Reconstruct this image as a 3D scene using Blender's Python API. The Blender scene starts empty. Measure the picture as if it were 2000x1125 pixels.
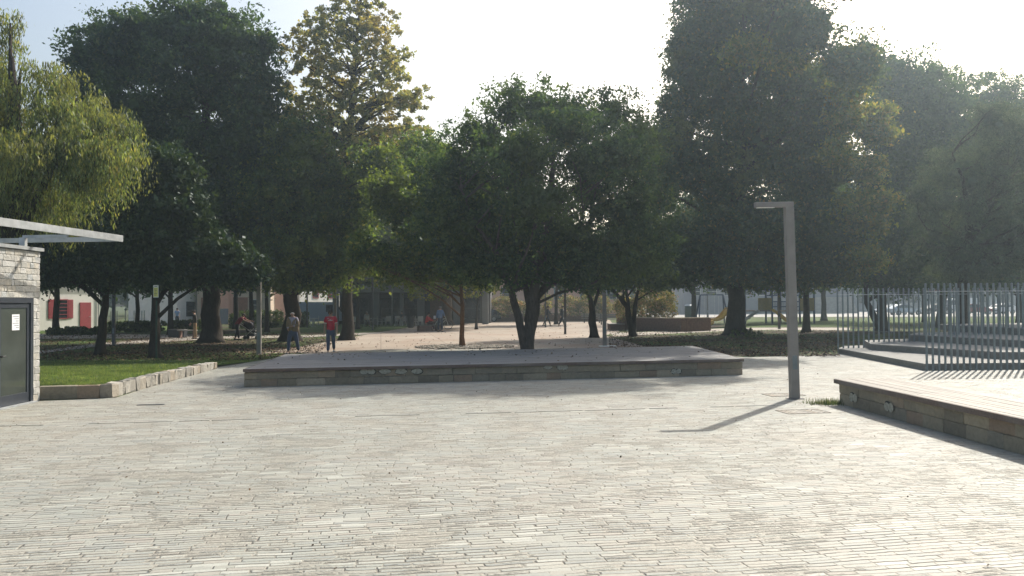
import bpy, math, random
import numpy as np
from mathutils import Vector, Matrix, Euler

rad = math.radians
sc = bpy.context.scene
COL = sc.collection

# ------------------------------------------------------------------ camera
FPX = 1620.0
CAM = Vector((0, 0, 2.0))
PITCH, ROLL = 1.03, -0.4
RM = Matrix.Rotation(rad(90 + PITCH), 3, 'X') @ Matrix.Rotation(rad(ROLL), 3, 'Z')
cd = bpy.data.cameras.new('camera'); cam = bpy.data.objects.new('camera', cd); COL.objects.link(cam)
cd.sensor_width = 36; cd.lens = 36 * FPX / 2000; cd.clip_end = 3000; cd.clip_start = 0.05
cam.matrix_world = Matrix.Translation(CAM) @ RM.to_4x4()
sc.camera = cam

# ------------------------------------------------------------------ sky and sun
SUN_EL, SUN_AZ = 39.0, 33.5            # azimuth clockwise from +Y
wd = bpy.data.worlds.new('World'); sc.world = wd; wd.use_nodes = True
nt = wd.node_tree; nt.nodes.clear()
sky = nt.nodes.new('ShaderNodeTexSky'); sky.sky_type = 'NISHITA'; sky.sun_disc = False
sky.sun_elevation = rad(SUN_EL); sky.sun_rotation = rad(SUN_AZ)
sky.air_density = 1.3; sky.dust_density = 5.5; sky.ozone_density = 1.2
bg = nt.nodes.new('ShaderNodeBackground'); bg.inputs[1].default_value = 0.15
wo = nt.nodes.new('ShaderNodeOutputWorld')
nt.links.new(sky.outputs[0], bg.inputs[0]); nt.links.new(bg.outputs[0], wo.inputs[0])
sd = Vector((math.sin(rad(SUN_AZ)) * math.cos(rad(SUN_EL)), math.cos(rad(SUN_AZ)) * math.cos(rad(SUN_EL)), math.sin(rad(SUN_EL))))
sl = bpy.data.lights.new('sun', 'SUN'); sl.energy = 5.0; sl.angle = rad(0.55); sl.color = (1, 0.94, 0.84)
so = bpy.data.objects.new('sun', sl); COL.objects.link(so)
so.rotation_euler = sd.to_track_quat('Z', 'Y').to_euler(); so.location = (20, 30, 40)
sc.view_settings.view_transform = 'Standard'; sc.view_settings.look = 'None'
sc.view_settings.exposure = 0.29; sc.view_settings.gamma = 1
sc.render.engine = 'CYCLES'
cy = sc.cycles
cy.use_denoising = True; cy.max_bounces = 6; cy.diffuse_bounces = 3; cy.glossy_bounces = 2
cy.transmission_bounces = 4; cy.volume_bounces = 1; cy.transparent_max_bounces = 6
cy.sample_clamp_indirect = 6; cy.caustics_reflective = False; cy.caustics_refractive = False
HAZE_D, HAZE_G = 0.0012, 0.76

# ------------------------------------------------------------------ helpers
def ray(px, py):
    return RM @ Vector(((px - 1000) / FPX, -(py - 562.5) / FPX, -1))
def W(px, py, d):
    r = ray(px, py); return CAM + r * (d / r.y)
def G(px, py, z=0.0):
    r = ray(px, py); return CAM + r * ((z - CAM.z) / r.z)
def XD(px, d):                      # ground point in the direction of a column at distance d
    p = W(px, 600, d); return Vector((p.x, d, 0))

def tag(o, label=None, cat=None, group=None, kind=None):
    if label: o['label'] = label
    if cat: o['category'] = cat
    if group: o['group'] = group
    if kind: o['kind'] = kind
    return o
def thing(name, label, cat, loc=(0, 0, 0), rz=0.0, group=None, kind=None):
    o = bpy.data.objects.new(name, None); COL.objects.link(o)
    o.location = loc; o.rotation_euler = (0, 0, rz); o.empty_display_size = 0.3
    return tag(o, label, cat, group, kind)
def dup(o, loc=None, rz=None, label=None, scale=None, parent=None):
    c = o.copy(); COL.objects.link(c); c.parent = parent
    if loc is not None: c.location = loc
    if rz is not None: c.rotation_euler = (0, 0, rz)
    if scale is not None: c.scale = scale
    if label: c['label'] = label
    for ch in [x for x in bpy.data.objects if x.parent == o]:
        dup(ch, parent=c)
    return c

class MB:
    def __init__(s): s.v = []; s.f = []
    def add(s, vs, fs):
        n = len(s.v); s.v.extend([tuple(v) for v in vs]); s.f.extend([tuple(i + n for i in f) for f in fs]); return s
    def box(s, c, d, rz=0.0, jit=0.0, taper=1.0, rot=None, bev=0.0):
        hx, hy, hz = d[0] / 2, d[1] / 2, d[2] / 2
        R = rot if rot is not None else Matrix.Rotation(rz, 3, 'Z')
        vs = []
        if bev > 0:
            b = min(bev, hx * .9, hy * .9, hz * .9)
            for z, k in ((-hz, b), (-hz + b, 0), (hz - b, 0), (hz, b)):
                t = taper if z > 0 else 1
                for x, y in ((-hx + k, -hy + k), (hx - k, -hy + k), (hx - k, hy - k), (-hx + k, hy - k)):
                    vs.append(Vector(c) + R @ Vector((x * t + random.uniform(-jit, jit), y * t + random.uniform(-jit, jit), z + random.uniform(-jit, jit))))
            fs = [(3, 2, 1, 0), (12, 13, 14, 15)]
            for l in range(3):
                for i in range(4):
                    a = l * 4 + i; b2 = l * 4 + (i + 1) % 4
                    fs.append((a, b2, b2 + 4, a + 4))
            return s.add(vs, fs)
        for z in (-hz, hz):
            t = taper if z > 0 else 1
            for x, y in ((-hx, -hy), (hx, -hy), (hx, hy), (-hx, hy)):
                vs.append(Vector(c) + R @ Vector((x * t + random.uniform(-jit, jit), y * t + random.uniform(-jit, jit), z + random.uniform(-jit, jit))))
        return s.add(vs, [(3, 2, 1, 0), (4, 5, 6, 7), (0, 1, 5, 4), (1, 2, 6, 5), (2, 3, 7, 6), (3, 0, 4, 7)])
    def beam(s, a, b, w, h=None):
        a = Vector(a); b = Vector(b); h = h or w
        d = b - a; L = d.length; z = d.normalized()
        up = Vector((0, 0, 1)) if abs(z.z) < 0.95 else Vector((0, 1, 0))
        x = up.cross(z).normalized(); y = z.cross(x)
        R = Matrix((x, y, z)).transposed()
        return s.box((a + b) / 2, (w, h, L), rot=R)
    def tube(s, pts, rads, seg=8, cap=True):
        pts = [Vector(p) for p in pts]; n = len(pts); vs = []; prev = None
        for i, p in enumerate(pts):
            t = (pts[min(i + 1, n - 1)] - pts[max(i - 1, 0)]).normalized()
            if prev is None:
                x = t.orthogonal().normalized()
            else:
                x = (prev - t * prev.dot(t))
                x = x.normalized() if x.length > 1e-6 else t.orthogonal().normalized()
            prev = x; y = t.cross(x)
            for k in range(seg):
                a = 2 * math.pi * k / seg
                vs.append(p + (x * math.cos(a) + y * math.sin(a)) * rads[i])
        fs = [(i * seg + k, i * seg + (k + 1) % seg, (i + 1) * seg + (k + 1) % seg, (i + 1) * seg + k) for i in range(n - 1) for k in range(seg)]
        if cap:
            fs.append(tuple(range(seg - 1, -1, -1))); fs.append(tuple((n - 1) * seg + k for k in range(seg)))
        return s.add(vs, fs)
    def cyl(s, c, r, h, seg=12, r2=None):
        c = Vector(c); return s.tube([c, c + Vector((0, 0, h))], [r, r if r2 is None else r2], seg)
    def wheel(s, c, r, w, axis, seg=14):
        c = Vector(c); a = Vector(axis).normalized() * w / 2
        return s.tube([c - a, c + a], [r, r], seg)
    def ball(s, c, r, seg=8, rings=6, sq=(1, 1, 1), jit=0):
        c = Vector(c); vs = []; fs = []
        vs.append(c + Vector((0, 0, -r * sq[2])))
        for i in range(1, rings):
            th = math.pi * i / rings
            for k in range(seg):
                a = 2 * math.pi * k / seg; q = r * (1 + random.uniform(-jit, jit))
                vs.append(c + Vector((q * math.sin(th) * math.cos(a) * sq[0], q * math.sin(th) * math.sin(a) * sq[1], -q * math.cos(th) * sq[2])))
        vs.append(c + Vector((0, 0, r * sq[2])))
        for k in range(seg): fs.append((0, 1 + (k + 1) % seg, 1 + k))
        for i in range(rings - 2):
            for k in range(seg):
                a = 1 + i * seg + k; b = 1 + i * seg + (k + 1) % seg
                fs.append((a, b, b + seg, a + seg))
        m = len(vs) - 1; o = 1 + (rings - 2) * seg
        for k in range(seg): fs.append((o + k, o + (k + 1) % seg, m))
        return s.add(vs, fs)
    def prism(s, poly, z0, z1):
        n = len(poly); z1s = z1 if hasattr(z1, '__len__') else [z1] * n
        vs = [(p[0], p[1], z0) for p in poly] + [(p[0], p[1], z1s[i]) for i, p in enumerate(poly)]
        fs = [tuple(range(n - 1, -1, -1)), tuple(range(n, 2 * n))] + [(i, (i + 1) % n, (i + 1) % n + n, i + n) for i in range(n)]
        return s.add(vs, fs)
    def sheet(s, poly, z):
        return s.add([(p[0], p[1], z) for p in poly], [tuple(range(len(poly)))])
    def build(s, name, mat, parent=None, origin=None, smooth=False, world=False):
        me = bpy.data.meshes.new(name)
        v = np.array(s.v, dtype=np.float64).reshape(-1, 3)
        if world and parent is not None: v = v - np.array(parent.location)
        if origin is not None: v = v - np.array(origin)
        me.from_pydata(v.tolist(), [], s.f); me.materials.append(mat)
        if smooth: me.shade_smooth()
        me.update()
        o = bpy.data.objects.new(name, me); COL.objects.link(o)
        if parent is not None: o.parent = parent
        if origin is not None: o.location = origin
        return o

def fast_mesh(name, V, F, mat, parent=None, origin=(0, 0, 0)):
    """V (n,3) float array, F (m,k) int array of equal-size faces"""
    V = (np.asarray(V, dtype=np.float32) - np.array(origin, dtype=np.float32)); F = np.asarray(F, dtype=np.int32)
    m, k = F.shape
    me = bpy.data.meshes.new(name)
    me.vertices.add(len(V)); me.vertices.foreach_set('co', V.ravel())
    me.loops.add(m * k); me.loops.foreach_set('vertex_index', F.ravel())
    me.polygons.add(m); me.polygons.foreach_set('loop_start', np.arange(m, dtype=np.int32) * k)
    me.update(calc_edges=True); me.materials.append(mat)
    o = bpy.data.objects.new(name, me); COL.objects.link(o)
    if parent is not None: o.parent = parent
    else: o.location = origin
    return o

# ------------------------------------------------------------------ materials
class NT:
    def __init__(s, name):
        s.m = bpy.data.materials.new(name); s.m.use_nodes = True
        s.t = s.m.node_tree; s.t.nodes.clear()
        s.out = s.t.nodes.new('ShaderNodeOutputMaterial')
    def n(s, ty, **kw):
        x = s.t.nodes.new(ty)
        for k, v in kw.items(): setattr(x, k, v)
        return x
    def l(s, a, b): s.t.links.new(a, b)
    def inp(s, sock, v):
        if isinstance(v, bpy.types.NodeSocket): s.l(v, sock)
        elif v is not None:
            if sock.type == 'RGBA' and len(v) == 3: v = (*v, 1)
            sock.default_value = v
    def math(s, op, a, b=None, c=None):
        x = s.n('ShaderNodeMath', operation=op)
        for i, v in enumerate((a, b, c)):
            if v is not None: s.inp(x.inputs[i], v)
        return x.outputs[0]
    def noise(s, vec, scale, detail=3, rough=0.55, dist=0.0):
        x = s.n('ShaderNodeTexNoise'); s.inp(x.inputs['Vector'], vec)
        x.inputs['Scale'].default_value = scale; x.inputs['Detail'].default_value = detail
        x.inputs['Roughness'].default_value = rough; x.inputs['Distortion'].default_value = dist
        return x.outputs['Fac']
    def ramp(s, fac, stops, interp='LINEAR'):
        x = s.n('ShaderNodeValToRGB'); r = x.color_ramp; r.interpolation = interp
        while len(r.elements) < len(stops): r.elements.new(0.5)
        for e, (p, c) in zip(r.elements, stops):
            e.position = p; e.color = (*c, 1) if not isinstance(c, (int, float)) else (c, c, c, 1)
        s.inp(x.inputs[0], fac); return x.outputs[0]
    def mix(s, fac, a, b, mode='MIX'):
        x = s.n('ShaderNodeMix', data_type='RGBA', blend_type=mode)
        s.inp(x.inputs[0], fac); s.inp(x.inputs[6], a); s.inp(x.inputs[7], b); return x.outputs[2]
    def bump(s, h, strength, dist, normal=None):
        x = s.n('ShaderNodeBump'); s.inp(x.inputs['Height'], h)
        x.inputs['Strength'].default_value = strength; x.inputs['Distance'].default_value = dist
        if normal is not None: s.l(normal, x.inputs['Normal'])
        return x.outputs[0]
    def pos(s): return s.n('ShaderNodeNewGeometry').outputs['Position']
    def obj(s): return s.n('ShaderNodeTexCoord').outputs['Object']
    def isl(s): return s.n('ShaderNodeNewGeometry').outputs['Random Per Island']
    def pbr(s, col, rough=0.7, metal=0.0, normal=None, spec=0.4):
        b = s.n('ShaderNodeBsdfPrincipled'); s.inp(b.inputs['Base Color'], col); s.inp(b.inputs['Roughness'], rough)
        b.inputs['Metallic'].default_value = metal; b.inputs['Specular IOR Level'].default_value = spec
        if normal is not None: s.l(normal, b.inputs['Normal'])
        s.l(b.outputs[0], s.out.inputs[0]); return s.m

def plain(name, col, rough=0.6, metal=0.0, var=0.15, scale=6.0, bump=0.0, bd=0.01, spec=0.4):
    t = NT(name); p = t.obj(); f = t.noise(p, scale, 4)
    lo = tuple(c * (1 - var) for c in col); hi = tuple(min(1, c * (1 + var)) for c in col)
    c = t.ramp(f, [(0.3, lo), (0.7, hi)])
    nm = t.bump(t.noise(p, scale * 3, 4), bump, bd) if bump else None
    return t.pbr(c, rough, metal, nm, spec)

def islands(name, stops, rough=0.8, bump=0.5, bscale=12, bd=0.02, stain=0.25, sscale=1.5, spec=0.3):
    t = NT(name); p = t.obj()
    c = t.ramp(t.isl(), stops)
    n1 = t.noise(p, sscale, 5, 0.6)
    c = t.mix(t.math('MULTIPLY', t.math('SUBTRACT', n1, 0.35), stain * 3), c, (0.10, 0.095, 0.085))
    n2 = t.noise(p, bscale, 6, 0.65, 0.4)
    c = t.mix(0.45, c, t.ramp(n2, [(0.3, 0.35), (0.7, 1.0)]), 'MULTIPLY')
    return t.pbr(c, rough, 0, t.bump(n2, bump, bd), spec)

def leaf_mat(name, stops, patch=None, trans=0.35, patch_scale=0.35, lo=0.5, hi=0.62):
    t = NT(name)
    c = t.ramp(t.isl(), stops)
    if patch is not None:
        f = t.ramp(t.noise(t.pos(), patch_scale, 3, 0.6), [(lo, 0.0), (hi, 1.0)])
        c = t.mix(f, c, patch)
    c = t.mix(1.0, c, t.ramp(t.noise(t.pos(), 1.4, 4, 0.65), [(0.32, 0.55), (0.5, 1.0), (0.7, 1.6)]), 'MULTIPLY')
    d = t.n('ShaderNodeBsdfDiffuse'); t.inp(d.inputs[0], c)
    tr = t.n('ShaderNodeBsdfTranslucent')
    c2 = t.mix(1.0, c, (1.65, 1.6, 0.75), 'MULTIPLY'); t.inp(tr.inputs[0], c2)
    m = t.n('ShaderNodeMixShader'); m.inputs[0].default_value = trans
    t.l(d.outputs[0], m.inputs[1]); t.l(tr.outputs[0], m.inputs[2])
    g = t.n('ShaderNodeBsdfGlossy'); g.inputs['Roughness'].default_value = 0.5; g.inputs['Color'].default_value = (0.8, 0.85, 0.9, 1)
    m2 = t.n('ShaderNodeMixShader'); m2.inputs[0].default_value = 0.03
    t.l(m.outputs[0], m2.inputs[1]); t.l(g.outputs[0], m2.inputs[2]); t.l(m2.outputs[0], t.out.inputs[0])
    return t.m

def paving_mat():
    t = NT('stone_paving'); p = t.pos()
    rot = t.n('ShaderNodeVectorRotate', rotation_type='Z_AXIS'); t.l(p, rot.inputs['Vector']); rot.inputs['Angle'].default_value = rad(-9.0)
    q = rot.outputs[0]
    sp = t.n('ShaderNodeSeparateXYZ'); t.l(q, sp.inputs[0])
    w1 = t.math('MULTIPLY', t.math('SUBTRACT', t.noise(q, 0.5, 3), 0.5), 0.22)
    w2 = t.math('MULTIPLY', t.math('SUBTRACT', t.noise(q, 9.0, 3), 0.5), 0.02)
    y = t.math('ADD', sp.outputs[1], t.math('ADD', w1, w2))
    RH = 0.072
    ry = t.math('DIVIDE', y, RH); row = t.math('FLOOR', ry); fy = t.math('FRACT', ry)
    wn = t.n('ShaderNodeTexWhiteNoise', noise_dimensions='1D'); t.l(row, wn.inputs['W'])
    L = t.math('MULTIPLY_ADD', wn.outputs[0], 0.18, 0.19)
    ux = t.math('ADD', t.math('DIVIDE', sp.outputs[0], L), t.math('MULTIPLY', wn.outputs[0], 371.3))
    cv = t.n('ShaderNodeCombineXYZ'); t.l(ux, cv.inputs[0]); t.l(t.math('MULTIPLY', row, 7.31), cv.inputs[1])
    ux = t.math('ADD', ux, t.math('MULTIPLY', t.noise(cv.outputs[0], 0.8, 1), 1.1))
    col = t.math('FLOOR', ux); fx = t.math('FRACT', ux)
    idv = t.n('ShaderNodeCombineXYZ'); t.l(col, idv.inputs[0]); t.l(row, idv.inputs[1])
    w = t.n('ShaderNodeTexWhiteNoise', noise_dimensions='2D'); t.l(idv.outputs[0], w.inputs['Vector'])
    idv2 = t.n('ShaderNodeVectorMath', operation='ADD'); t.l(idv.outputs[0], idv2.inputs[0]); idv2.inputs[1].default_value = (31.7, 57.1, 0)
    wb = t.n('ShaderNodeTexWhiteNoise', noise_dimensions='2D'); t.l(idv2.outputs[0], wb.inputs['Vector'])
    ex = t.math('MULTIPLY', t.math('MINIMUM', fx, t.math('SUBTRACT', 1.0, fx)), L)
    ey = t.math('MULTIPLY', t.math('MINIMUM', fy, t.math('SUBTRACT', 1.0, fy)), RH)
    k = 0.018   # rounded corners
    dx = t.math('MAXIMUM', t.math('SUBTRACT', k, ex), 0.0); dy = t.math('MAXIMUM', t.math('SUBTRACT', k, ey), 0.0)
    dist = t.math('SUBTRACT', k, t.math('SQRT', t.math('ADD', t.math('MULTIPLY', dx, dx), t.math('MULTIPLY', dy, dy))))
    fine = t.noise(q, 38, 5, 0.7)
    big = t.noise(q, 1.1, 4, 0.6)
    dist = t.math('ADD', dist, t.math('MULTIPLY', t.math('SUBTRACT', fine, 0.5), 0.021))
    dist = t.math('SUBTRACT', dist, t.math('MULTIPLY', t.math('SUBTRACT', big, 0.44), 0.075))
    dist = t.math('SUBTRACT', dist, t.math('MULTIPLY', wb.outputs[0], 0.006))
    mask = t.ramp(t.math('MULTIPLY', dist, 60.0), [(0.05, 0.0), (0.45, 1.0)])
    stone = t.ramp(w.outputs[0], [(0.0, (0.20, 0.215, 0.22)), (0.16, (0.30, 0.31, 0.295)), (0.35, (0.36, 0.345, 0.30)),
                                  (0.55, (0.30, 0.32, 0.31)), (0.7, (0.42, 0.385, 0.335)), (0.85, (0.36, 0.30, 0.26)), (0.93, (0.52, 0.52, 0.48)), (1.0, (0.62, 0.61, 0.56))])
    stone = t.mix(0.55, stone, (0.41, 0.42, 0.385))
    grain = t.noise(q, 90, 4, 0.7)
    sand = t.ramp(t.noise(q, 26, 5, 0.7), [(0.3, (0.275, 0.26, 0.225)), (0.65, (0.425, 0.41, 0.36))])
    c = t.mix(mask, sand, stone)
    c = t.mix(0.5, c, t.ramp(grain, [(0.25, 0.62), (0.7, 1.0)]), 'MULTIPLY')
    c = t.mix(0.7, c, t.ramp(t.noise(p, 0.18, 5, 0.6), [(0.3, (0.80, 0.84, 0.80)), (0.5, (0.94, 0.94, 0.89)), (0.7, (1.0, 0.98, 0.945))]), 'MULTIPLY')
    # open joint on the far side of some stones, its shadow painted dark
    gap = t.math('MULTIPLY', t.ramp(fy, [(0.0, 1.0), (0.13, 1.0), (0.2, 0.0)]), t.ramp(t.math('ADD', t.math('MULTIPLY', wb.outputs[0], 0.6), t.math('MULTIPLY', t.noise(q, 7, 3), 0.6)), [(0.50, 0.0), (0.60, 1.0)]))
    gapx = t.math('MULTIPLY', t.ramp(t.math('MULTIPLY', ex, 10.0), [(0.03, 1.0), (0.08, 0.0)]), t.ramp(t.noise(q, 5, 3), [(0.52, 0.0), (0.6, 1.0)]))
    gap = t.math('MAXIMUM', gap, gapx)
    c = t.mix(t.math('MULTIPLY', gap, 0.62), c, (0.09, 0.08, 0.07))
    st = t.math('MULTIPLY', t.ramp(t.noise(p, 0.9, 6, 0.75), [(0.56, 0.0), (0.72, 1.0)]), 0.28)
    c = t.mix(st, c, (0.17, 0.165, 0.15))
    vo = t.n('ShaderNodeTexVoronoi'); t.l(p, vo.inputs['Vector']); vo.inputs['Scale'].default_value = 1.7
    c = t.mix(t.ramp(vo.outputs['Distance'], [(0.028, 0.55), (0.045, 0.0)]), c, (0.07, 0.065, 0.06))
    h = t.math('ADD', t.math('MULTIPLY', mask, t.math('MULTIPLY_ADD', wb.outputs[0], 0.8, 0.5)), t.math('MULTIPLY', fine, 0.35))
    h = t.math('SUBTRACT', h, t.math('MULTIPLY', gap, 1.2))
    nm = t.bump(h, 0.9, 0.014); nm = t.bump(grain, 0.3, 0.003, nm)
    return t.pbr(c, t.math('MULTIPLY_ADD', grain, 0.25, 0.52), 0, nm, 0.3)

def ground_mat(name, grassf=0.5, dry=False):
    t = NT(name); p = t.pos()
    g = t.ramp(t.noise(p, 9, 6, 0.75), [(0.3, (0.030, 0.055, 0.014)), (0.7, (0.095, 0.15, 0.030))])
    d = t.ramp(t.noise(p, 14, 6, 0.8), [(0.3, (0.022, 0.016, 0.011)), (0.6, (0.065, 0.045, 0.030)), (0.75, (0.13, 0.08, 0.05))])
    f = t.ramp(t.math('ADD', t.noise(p, 0.22, 5, 0.65), t.math('MULTIPLY', t.math('SUBTRACT', t.noise(p, 5, 3), 0.5), 0.3)), [(grassf - 0.06, 1.0), (grassf + 0.06, 0.0)])
    c = t.mix(f, g, d)
    return t.pbr(c, 0.95, 0, t.bump(t.noise(p, 22, 5, 0.8), 0.9, 0.05), 0.15)

def aggregate_mat():
    t = NT('concrete_square'); p = t.pos()
    rot = t.n('ShaderNodeVectorRotate', rotation_type='Z_AXIS'); t.l(p, rot.inputs['Vector']); rot.inputs['Angle'].default_value = rad(-9.0)
    b = t.n('ShaderNodeTexBrick'); t.l(rot.outputs[0], b.inputs['Vector']); b.offset = 0.0
    b.inputs['Scale'].default_value = 1.0; b.inputs['Brick Width'].default_value = 3.2; b.inputs['Row Height'].default_value = 3.2
    b.inputs['Mortar Size'].default_value = 0.02; b.inputs['Color1'].default_value = (1, 1, 1, 1); b.inputs['Color2'].default_value = (0.86, 0.84, 0.82, 1)
    b.inputs['Mortar'].default_value = (0.45, 0.42, 0.4, 1)
    c = t.ramp(t.noise(p, 30, 5, 0.8), [(0.3, (0.24, 0.20, 0.165)), (0.7, (0.42, 0.365, 0.30))])
    c = t.mix(t.ramp(t.noise(p, 0.3, 4), [(0.45, 0.0), (0.6, 1.0)]), c, (0.30, 0.235, 0.185))
    c = t.mix(0.9, c, b.outputs[0], 'MULTIPLY')
    return t.pbr(c, 0.85, 0, t.bump(t.noise(p, 50, 3), 0.4, 0.01), 0.3)

def wood_mat(name, a, b, along='X'):
    t = NT(name); p = t.obj()
    mp = t.n('ShaderNodeMapping'); t.l(p, mp.inputs[0]); mp.inputs['Scale'].default_value = (0.8, 9, 9) if along == 'X' else (9, 0.8, 9)
    g = t.noise(mp.outputs[0], 3.0, 6, 0.7)
    c = t.mix(t.isl(), t.ramp(g, [(0.3, a), (0.7, b)]), t.ramp(g, [(0.3, tuple(x * .7 for x in a)), (0.7, tuple(x * .85 for x in b))]))
    c = t.mix(t.ramp(t.noise(p, 1.2, 4), [(0.4, 0.0), (0.7, 0.5)]), c, (0.22, 0.21, 0.19))
    return t.pbr(c, 0.7, 0, t.bump(g, 0.4, 0.006), 0.3)

def bark_mat(name, a, b):
    t = NT(name); p = t.obj()
    mp = t.n('ShaderNodeMapping'); t.l(p, mp.inputs[0]); mp.inputs['Scale'].default_value = (5, 5, 1.2)
    g = t.noise(mp.outputs[0], 3.0, 6, 0.7, 0.5)
    return t.pbr(t.ramp(g, [(0.3, a), (0.7, b)]), 0.95, 0, t.bump(g, 0.9, 0.04), 0.15)

M = {}
M['paving'] = paving_mat()
M['ground'] = ground_mat('leafy_ground', 0.50)
M['lawn'] = ground_mat('lawn_grass', 0.30)
M['square'] = aggregate_mat()
M['path'] = plain('pale_path', (0.32, 0.29, 0.25), 0.9, var=0.25, scale=3, bump=0.3)
M['road'] = plain('pale_asphalt', (0.30, 0.29, 0.27), 0.9, var=0.15, scale=2)
M['wallstone'] = islands('wall_stone', [(0, (0.22, 0.19, 0.14)), (0.3, (0.36, 0.31, 0.22)), (0.5, (0.27, 0.245, 0.19)), (0.75, (0.42, 0.355, 0.25)), (0.9, (0.32, 0.22, 0.15)), (1, (0.52, 0.46, 0.34))], bump=0.8, bd=0.03)
M['mortar'] = plain('mortar', (0.13, 0.12, 0.10), 0.95, var=0.3, scale=10, bump=0.5)
M['housestone'] = islands('split_stone', [(0, (0.46, 0.45, 0.41)), (0.35, (0.56, 0.545, 0.50)), (0.6, (0.55, 0.51, 0.43)), (0.8, (0.50, 0.51, 0.50)), (1, (0.66, 0.64, 0.59))], bump=1.0, bscale=7, bd=0.05, stain=0.08)
M['housemortar'] = plain('pale_mortar', (0.64, 0.62, 0.57), 0.95, var=0.2, scale=10, bump=0.5)
M['kerbstone'] = islands('kerb_stone', [(0, (0.33, 0.31, 0.27)), (0.4, (0.44, 0.41, 0.35)), (0.7, (0.40, 0.34, 0.26)), (1, (0.54, 0.51, 0.45))], bump=1.0, bscale=9, bd=0.04, stain=0.15)
M['deck'] = wood_mat('grey_deck_wood', (0.19, 0.185, 0.18), (0.34, 0.335, 0.33))
M['deckedge'] = wood_mat('brown_edge_wood', (0.11, 0.075, 0.06), (0.20, 0.145, 0.12))
M['bench'] = wood_mat('weathered_bench_wood', (0.23, 0.205, 0.175), (0.38, 0.355, 0.315), 'Y')
M['whitepaint'] = plain('white_paint_mark', (0.33, 0.32, 0.26), 0.8, var=0.3, scale=20)
M['darkpaint'] = plain('dark_paint_mark', (0.03, 0.03, 0.028), 0.8)
M['galv'] = plain('galvanised_steel', (0.42, 0.44, 0.45), 0.5, 0.55, var=0.18, scale=5)
M['lamp'] = plain('grey_painted_steel', (0.245, 0.225, 0.205), 0.55, 0.0, var=0.12, scale=4, bump=0.1)
M['darkpost'] = plain('dark_grey_post', (0.09, 0.09, 0.095), 0.5, 0.2)
M['fence'] = plain('fence_steel', (0.19, 0.225, 0.24), 0.4, 0.45, var=0.12, scale=6)
M['darkframe'] = plain('dark_door_frame', (0.045, 0.052, 0.065), 0.4, 0.2)
M['glass'] = plain('frosted_glass', (0.06, 0.07, 0.06), 0.10, 0.0, var=0.25, scale=1.2, spec=0.7)
M['darkglass'] = plain('dark_glass', (0.02, 0.024, 0.03), 0.08, 0.0, spec=0.8)
M['paper'] = plain('paper', (0.75, 0.76, 0.78), 0.8, var=0.03)
M['ink'] = plain('ink', (0.12, 0.12, 0.14), 0.8)
M['signyellow'] = plain('yellow_sign', (0.80, 0.76, 0.25), 0.6, var=0.06)
M['signwhite'] = plain('sign_white', (0.82, 0.82, 0.78), 0.6, var=0.05)
M['greenpole'] = plain('dark_green_pole', (0.012, 0.05, 0.035), 0.5)
M['darksteel'] = plain('dark_steel', (0.06, 0.063, 0.07), 0.5, 0.3)
M['black'] = plain('black_plastic', (0.015, 0.015, 0.017), 0.6)
M['bark'] = bark_mat('dark_bark', (0.022, 0.018, 0.015), (0.062, 0.050, 0.040))
M['barkred'] = bark_mat('warm_bark', (0.09, 0.052, 0.030), (0.21, 0.13, 0.08))
M['barkgrey'] = bark_mat('grey_bark', (0.055, 0.046, 0.040), (0.13, 0.11, 0.095))
M['brick'] = plain('brown_planter_brick', (0.17, 0.105, 0.085), 0.9, var=0.25, scale=8, bump=0.4)
M['pebble'] = islands('pebbles', [(0, (0.2, 0.18, 0.15)), (0.5, (0.36, 0.31, 0.25)), (1, (0.55, 0.5, 0.42))], bump=0.3)
M['white'] = plain('white_plaster', (0.74, 0.72, 0.68), 0.9, var=0.06, scale=2)
M['redpaint'] = plain('dark_red_paint', (0.30, 0.035, 0.045), 0.6)
M['peach'] = plain('peach_plaster', (0.66, 0.38, 0.28), 0.9, var=0.08, scale=2)
M['beigewall'] = plain('beige_wall', (0.45, 0.37, 0.29), 0.9, var=0.12, scale=2)
M['greywall'] = plain('grey_concrete_wall', (0.22, 0.23, 0.245), 0.9, var=0.12, scale=1)
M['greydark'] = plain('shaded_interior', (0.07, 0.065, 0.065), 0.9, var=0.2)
M['roof'] = plain('clay_roof', (0.24, 0.12, 0.08), 0.9, var=0.2, scale=3)
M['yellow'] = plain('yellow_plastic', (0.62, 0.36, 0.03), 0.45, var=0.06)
M['yellowdim'] = plain('shade_dark_yellow', (0.24, 0.165, 0.035), 0.6, var=0.15)  # yellow plastic with the shade on the panels put into its colour
M['blueframe'] = plain('blue_play_frame', (0.03, 0.05, 0.10), 0.5)
M['chair'] = plain('white_plastic', (0.62, 0.63, 0.62), 0.5, var=0.05)
M['rubber'] = plain('rubber', (0.02, 0.02, 0.02), 0.9)
M['carsilver'] = plain('silver_blue_paint', (0.34, 0.40, 0.46), 0.25, 0.4, var=0.03)
M['carwhite'] = plain('white_car_paint', (0.66, 0.68, 0.70), 0.3, var=0.03)
M['cardark'] = plain('dark_car_paint', (0.018, 0.02, 0.028), 0.25, var=0.05)
M['carred'] = plain('maroon_car_paint', (0.18, 0.02, 0.03), 0.25, var=0.05)
M['vanblue'] = plain('pale_blue_van_paint', (0.34, 0.40, 0.48), 0.3, var=0.03)

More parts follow.
